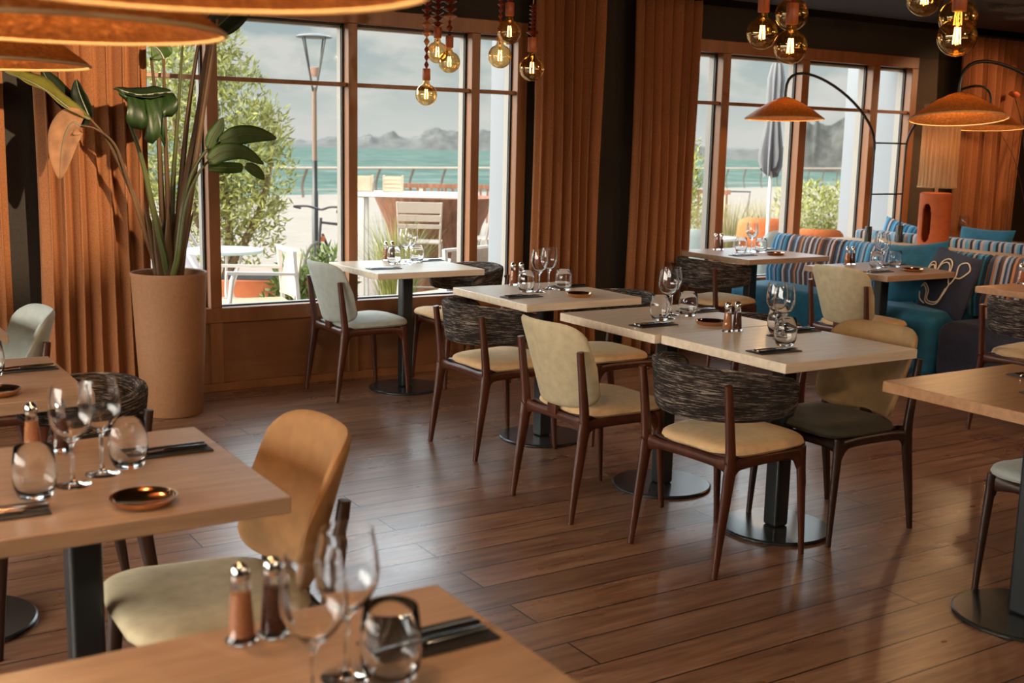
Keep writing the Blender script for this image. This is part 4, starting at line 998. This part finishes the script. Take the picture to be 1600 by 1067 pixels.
treeobj('shrub', 'bushy pine-like shrub in the third pane of the right window', 'shrub', (10.75, 10.1, ZT), [[(0, 0, 0), (0, 0, .9)], [(0, 0, 0), (.3, 0, .8)], [(0, 0, 0), (-.3, 0, 1.0)]],
        [(-.35, 0, .95, .22, .25, .34), (0, 0, .85, .32, .25, .42), (.35, 0, .85, .28, .25, .40), (.1, 0, .5, .6, .25, .3), (-.42, 0, 1.18, .06, .06, .16), (.0, 0, 1.15, .06, .06, .2), (.35, 0, 1.18, .06, .06, .16)], 3200, .075, .011, M['fol1'], 14, .8, .02)
treeobj('tree', 'little olive-like tree at the left edge of the right window', 'tree', (8.62, 10.1, ZT), [[(0, 0, 0), (.03, 0, .6), (0, 0, 1.7)], [(0, 0, .2), (-.2, 0, 1.2)]],
        [(-.05, 0, 1.45, .26, .25, .42), (-.15, 0, .98, .28, .25, .4), (.1, 0, .95, .2, .2, .5)], 2600, .07, .011, M['fol1'], 15, .5, .03)

# terrace furniture
M['wmet'] = simple('white_coated_metal', lin(206, 206, 204), .4)
M['canvas'] = simple('beige_canvas', lin(190, 168, 146), .85, noise=.08, scale=30)
M['lilac'] = simple('pale_lilac_canvas', lin(196, 190, 200), .85)
M['greym'] = simple('taupe_coated_metal', lin(166, 154, 144), .45)
M['palebl'] = simple('pale_blue_metal', lin(176, 196, 200), .4)
M['orangef'] = simple('orange_rattan', lin(198, 110, 62), .7, noise=.15, scale=40)
M['tub'] = woodmat('weathered_tub_staves', lin(92, 60, 44), lin(150, 104, 78), .75, 'z', .6, .3)
M['crate'] = woodmat('bleached_crate_slats', lin(176, 156, 132), lin(206, 188, 164), .75, 'x', 1, .1)
M['clay'] = simple('terracotta_trough', lin(196, 112, 72), .8, noise=.15, scale=8)
def armchair(loc, rz, label, cm_='wmet', fm='canvas'):
    t = thing('terrace_armchair', label, 'chair', (*loc, ZT), rz, 'terrace armchairs'); m, f = M[cm_], M[fm]
    for s in (-1, 1):
        MB().bar((-.30, s*.27, 0), (-.24, s*.27, .81), .035, .028).build('leg', m, t)
        MB().tube([(.26, s*.27, 0), (.25, s*.27, .35), (.22, s*.27, .60), (.20, s*.27, .655)], .018, 8).build('leg', m, t)
        MB().bar((-.26, s*.27, .64), (.26, s*.27, .66), .045, .022).build('armrest', m, t)
        MB().bar((-.28, s*.25, .36), (.25, s*.25, .40), .02, .035).build('seat_rail', m, t)
    MB().box(-.26, -.245, .385, .25, .245, .405).build('seat', f, t, bevel=.008)
    def base(a, b): return (-.270-.03*b+.03*(1-a*a)*-1, a*.255, .62+b*.18)
    MB().gridpad(base, 12, 8, lambda u: 1, .012, .012, eu=12, ev=12).build('backrest', f, t, sharp=180)
    MB().bar((-.245, -.27, .80), (-.245, .27, .80), .03, .025).build('top_rail', m, t); return t
armchair((2.97, 8.38), PI-.15, 'white terrace armchair with beige back, facing left, just outside the left window')
armchair((4.50, 8.20), -1.2+PI, 'white terrace armchair seen low behind the window table')
armchair((5.06, 8.28), -1.2+PI, 'white terrace armchair in the right pane of the left window')
t = thing('folding_chair', 'lilac folding chair leaning back behind the pale blue table', 'chair', (2.95, 9.65, ZT), -.5)
def fb(a, b): return (-.05-.10*(b+1), a*.22, .75+.25*b)
MB().gridpad(fb, 8, 8, lambda u: 1, .012, .012, eu=12, ev=12).build('backrest', M['lilac'], t)
MB().box(-.05, -.22, .42, .36, .22, .45).build('seat', M['lilac'], t, bevel=.008)
for s in (-1, 1):
    MB().bar((-.25, s*.23, 1.0), (.32, s*.23, 0), .03, .02).build('leg', M['wmet'], t); MB().bar((.34, s*.21, .43), (-.2, s*.21, 0), .03, .02).build('leg', M['wmet'], t)
t = thing('round_table', 'pale blue round terrace table outside the left window', 'table', (2.95, 9.03, ZT))
MB().lathe([(.30, .725), (.305, .735), (.305, .75), (0, .752)], 40).build('tabletop', M['palebl'], t, sharp=40)
for i in range(3):
    a = i*2*PI/3+.3; MB().tube([(.24*math.cos(a), .24*math.sin(a), 0), (.06*math.cos(a), .06*math.sin(a), .4), (.18*math.cos(a), .18*math.sin(a), .73)], .012, 8).build('leg', M['wmet'], t)
t = thing('planting_trough', 'long terracotta planting trough behind the white armchair', 'planter', (3.15, 9.5, ZT), -.5)
b = MB().box(-1.3, -.2, 0, .8, .2, .46); b.build('trough_body', M['clay'], t, bevel=.01); MB().box(-1.26, -.16, .46, .76, .16, .465).build('soil', M['soil'], t)
# high bar with a tub base, crates on it, slatted stools
hb = math.atan2(9.89-10.46, 5.67-4.75)
t = thing('high_bar_table', 'high outdoor bar counter with white edge', 'table', (5.25, 10.18, ZT), hb)
MB().box(-.62, -.22, 1.10, .62, .22, 1.145).build('counter', M['wmet'], t, bevel=.006)
for x_, y_ in ((-.50, -.17), (-.50, .17), (.58, -.17), (.58, .17)): MB().box(x_-.03, y_-.03, 0, x_+.03, y_+.03, 1.10).build('leg', M['wmet'], t, bevel=.004)
t = thing('wooden_tub', 'big weathered wooden tub of dark staves behind the bar stools', 'tub', (5.95, 11.05, ZT))
MB().lathe([(.36, 0), (.40, .30), (.52, .75), (.66, 1.06), (.63, 1.06), (.50, .72), (0, .70)], 28, (0, 0, 0), False).build('staves', M['tub'], t)
MB().lathe([(.405, .30), (.415, .30), (.430, .35), (.42, .35)], 28, caps=False).build('hoop', M['steel'], t)
def stool(x, y, rz, label, m='greym'):
    t = thing('bar_stool', label, 'stool', (x, y, ZT), rz, 'slatted bar stools at the outdoor bar')
    for s in (-1, 1):
        MB().tube(catmull([(.20, s*.20, 0), (.17, s*.19, .40), (.14, s*.185, .66), (.02, s*.185, .72)], 4), .012, 8).build('leg', M[m], t)
        MB().tube(catmull([(-.22, s*.21, 0), (-.19, s*.19, .40), (-.16, s*.185, .72)], 4), .012, 8).build('leg', M[m], t)
        MB().tube(catmull([(-.15, s*.185, .72), (-.18, s*.19, .85), (-.21, s*.20, 1.10)], 4), .011, 8).build('back_post', M[m], t)
    MB().tube([(.185, -.195, .28), (.185, .195, .28)], .010, 8).build('footrest', M[m], t)
    for i in range(4): MB().box(-.17+.09*i, -.19, .72, -.09+.09*i, .19, .735).build('seat_slat', M[m], t, bevel=.003)
    for z0, z1 in ((.86, .90), (.925, .985), (1.0, 1.10)):
        MB().cbox((-.195-.02*(z0-.86)*8*.5, 0, (z0+z1)/2), (.014, .40, z1-z0), Matrix.Rotation(-.12, 3, 'Y')).build('back_slat', M[m], t, bevel=.003)
    return t
stool(4.93, 9.42, hb+PI/2, 'grey slatted bar stool in the middle pane, seen from behind')
stool(5.74, 9.60, hb+PI/2+.9, 'slatted bar stool at the left of the two in the right pane')
stool(6.12, 9.75, hb+PI/2+1.0, 'paler bar stool at the right of the two in the right pane', 'wmet')
def crate(x, y, label, fl=False):
    t = thing('planter_crate', label, 'planter', (x, y, ZT+1.146), hb, 'small crates on the outdoor bar')
    for i in range(4):
        for s in (-1, 1): MB().box(-.09, s*.07-.005, .004+.038*i, .09, s*.07+.005, .036+.038*i).build('slat', M['crate'], t)
    for sx in (-1, 1): MB().box(sx*.09-.006, -.075, 0, sx*.09+.006, .075, .16).build('end_board', M['crate'], t)
    if fl: MB().box(-.083, -.078, .01, .083, -.0755, .14).build('front_panel', M['canvas'], t)
crate(4.80, 10.40, 'pale crate at the left end of the outdoor bar counter', True); crate(5.06, 10.26, 'slatted crate on the outdoor bar counter, right of the other crate')
# slatted timber benches near the promenade
def bench(xa, ya, xb, yb, label):
    L_ = math.hypot(xb-xa, yb-ya); t = thing('slatted_bench', label, 'bench', (xa, ya, ZT), math.atan2(yb-ya, xb-xa), 'slatted timber benches by the promenade')
    MB().box(0, -.03, .93, L_, .03, 1.0).build('top_board', M['tub'], t); MB().box(0, -.03, .72, L_, .03, .78).build('mid_board', M['crate'], t)
    sl = MB(); k = 0
    while k*.11 < L_: sl.box(k*.11, -.012, .40, k*.11+.035, .012, .93); k += 1
    sl.build('slats', M['tub'], t)
    for q in (.2, L_-.2): MB().bar((q, -.35, 0), (q+.1, .0, .9), .06, .05).build('leg', M['crate'], t)
bench(8.2, 16.3, 10.4, 14.95, 'brown slatted bench back beyond the bar counter, middle pane')
bench(10.6, 14.9, 12.6, 13.6, 'brown slatted bench back at the right end of the left window')
# bicycle
t = thing('bicycle', 'dark bicycle parked beyond the shrub, front wheel to the left', 'bicycle', (0, 0, 0))
F_, R2 = Vector((4.19, 10.12, ZT+.345)), Vector((4.98, 10.92, ZT+.345)); dd = (R2-F_).normalized()
M['bikem'] = simple('dark_bicycle_frame', lin(52, 50, 52), .4); M['tyre'] = simple('grey_tyre', lin(96, 90, 84), .7)
def wheel(c, nm):
    P = [c+dd*.335*math.cos(a)+Vector((0, 0, 1))*.335*math.sin(a) for a in [2*PI*i/40 for i in range(40)]]
    w_ = MB().tube(P, .014, 8, closed=True).build(nm, M['tyre'], t); sp = MB()
    for i in range(16):
        a = 2*PI*i/16; sp.tube([c, c+dd*.32*math.cos(a)+Vector((0, 0, 1))*.32*math.sin(a)], .0018, 4)
    sp.build('spokes', M['alu'], w_)
wheel(F_, 'front_wheel'); wheel(R2, 'rear_wheel')
up = Vector((0, 0, 1)); head = F_+dd*.16+up*.40; head2 = F_+dd*.12+up*.56; bb = F_+dd*.62-up*.06; seat = F_+dd*.78+up*.50
fr = MB()
for a, b in ((head2, F_+dd*.0), (head, bb), (head2-up*.04, seat-up*.05), (bb, seat+up*.06), (bb, R2), (seat-up*.03, R2)): fr.tube([a, b], .014, 8)
fr.build('bike_frame', M['bikem'], t)
pv = dd.cross(up)
hbp = head2+up*.08; MB().tube(catmull([hbp+pv*.26+dd*.12, hbp+pv*.27+up*.02, hbp+pv*.12-dd*.04+up*.03, hbp, hbp-pv*.12-dd*.04+up*.03, hbp-pv*.27+up*.02, hbp-pv*.26+dd*.12], 5), .011, 8).build('handlebar', M['bikem'], t)
MB().cbox(seat+up*.09, (.25, .12, .04), Matrix.Rotation(math.atan2(dd.y, dd.x), 3, 'Z')).build('saddle', M['bikem'], t, bevel=.015)
MB().cbox(F_+dd*.14+up*.36, (.05, .04, .05)).build('reflector', M['orangef'], t)
# closed parasol
t = thing('parasol', 'closed grey parasol outside the second pane of the right window', 'parasol', (8.07, 8.16, ZT))
MB().tube([(0, 0, .05), (0, 0, 2.55)], .018, 10).build('pole', M['wmet'], t); MB().lathe([(.25, 0), (.25, .04), (.05, .06), (0, .06)], 28).build('foot', M['greym'], t)
M['parac'] = simple('grey_parasol_cloth', lin(108, 110, 114), .85)
rg = []
for z, r_, dp in ((1.42, .085, .45), (1.50, .115, .4), (1.62, .12, .35), (1.80, .095, .3), (1.95, .075, .2), (2.1, .085, .3), (2.3, .095, .25), (2.42, .07, .2), (2.50, .03, .1)):
    rg.append([(.72*r_*(1+dp*math.sin(8*a+z*1.5))*math.cos(a)-.02*(2.4-z), .72*r_*(1+dp*math.sin(8*a+z*1.5))*math.sin(a), z+.05*math.sin(3*a)*(z < 1.6)) for a in [2*PI*i/64 for i in range(64)]])
MB().loft(rg, True).build('folded_canopy', M['parac'], t, sharp=60)
# furniture beyond the right window
def lounge(x, y, rz, label, m):
    t = thing('high_back_chair', label, 'chair', (x, y, ZT), rz, 'high-backed terrace chairs')
    def base(a, b): return (-.20-.04*b+.10*a*a, a*.25, .70+.25*b)
    MB().gridpad(base, 14, 10, lambda u: (1-abs(u)**6)**(1/4) if abs(u) < 1 else 0, .02, .02, eu=12, ev=12).build('backrest', M[m], t, sharp=180)
    MB().box(-.22, -.24, .40, .26, .24, .46).build('seat', M[m], t, bevel=.02)
    for sx in (-.18, .22):
        for sy in (-.2, .2): MB().tube([(sx, sy, 0), (sx*.95, sy*.95, .41)], .014, 8).build('leg', M['greym'], t)
lounge(8.52, 8.72, PI*.27, 'orange high-backed chair behind the parasol pole', 'orangef')
lounge(7.86, 7.36, PI*.3, 'orange chair top low in the third pane of the right window', 'orangef')
lounge(7.26, 7.44, PI*.62, 'pale blue terrace chair right of the wine glasses in the right window', 'palebl')
lounge(6.68, 7.75, PI*.2, 'pale grey-blue chair seen low in the first pane of the right window', 'palebl')
t = thing('terrace_table', 'pale terrace table in the first pane of the right window', 'table', (7.72, 8.85, ZT), .3)
MB().box(-.4, -.35, .72, .4, .35, .75).build('tabletop', M['wmet'], t, bevel=.005)
for sx in (-.34, .34):
    for sy in (-.3, .3): MB().box(sx-.02, sy-.02, 0, sx+.02, sy+.02, .72).build('leg', M['wmet'], t)
t = thing('planter_box', 'pale stone planter box under the little tree in the right window', 'planter', (8.55, 9.95, ZT), .2)
MB().box(-.6, -.3, 0, .6, .3, .60).build('box_body', M['canvas'], t, bevel=.01); MB().box(-.64, -.34, .60, .64, .34, .66).build('rim', M['wmet'], t, bevel=.008)
t = thing('bike_stand', 'dark metal hoop stand on the promenade in the right window', 'stand', (15.4, 16.5, ZT), -.5)
MB().tube([(-.28, 0, 0), (-.26, 0, .5), (-.30, 0, .84), (.30, 0, .84), (.26, 0, .5), (.28, 0, 0)], .018, 8).build('hoop', M['bikem'], t)
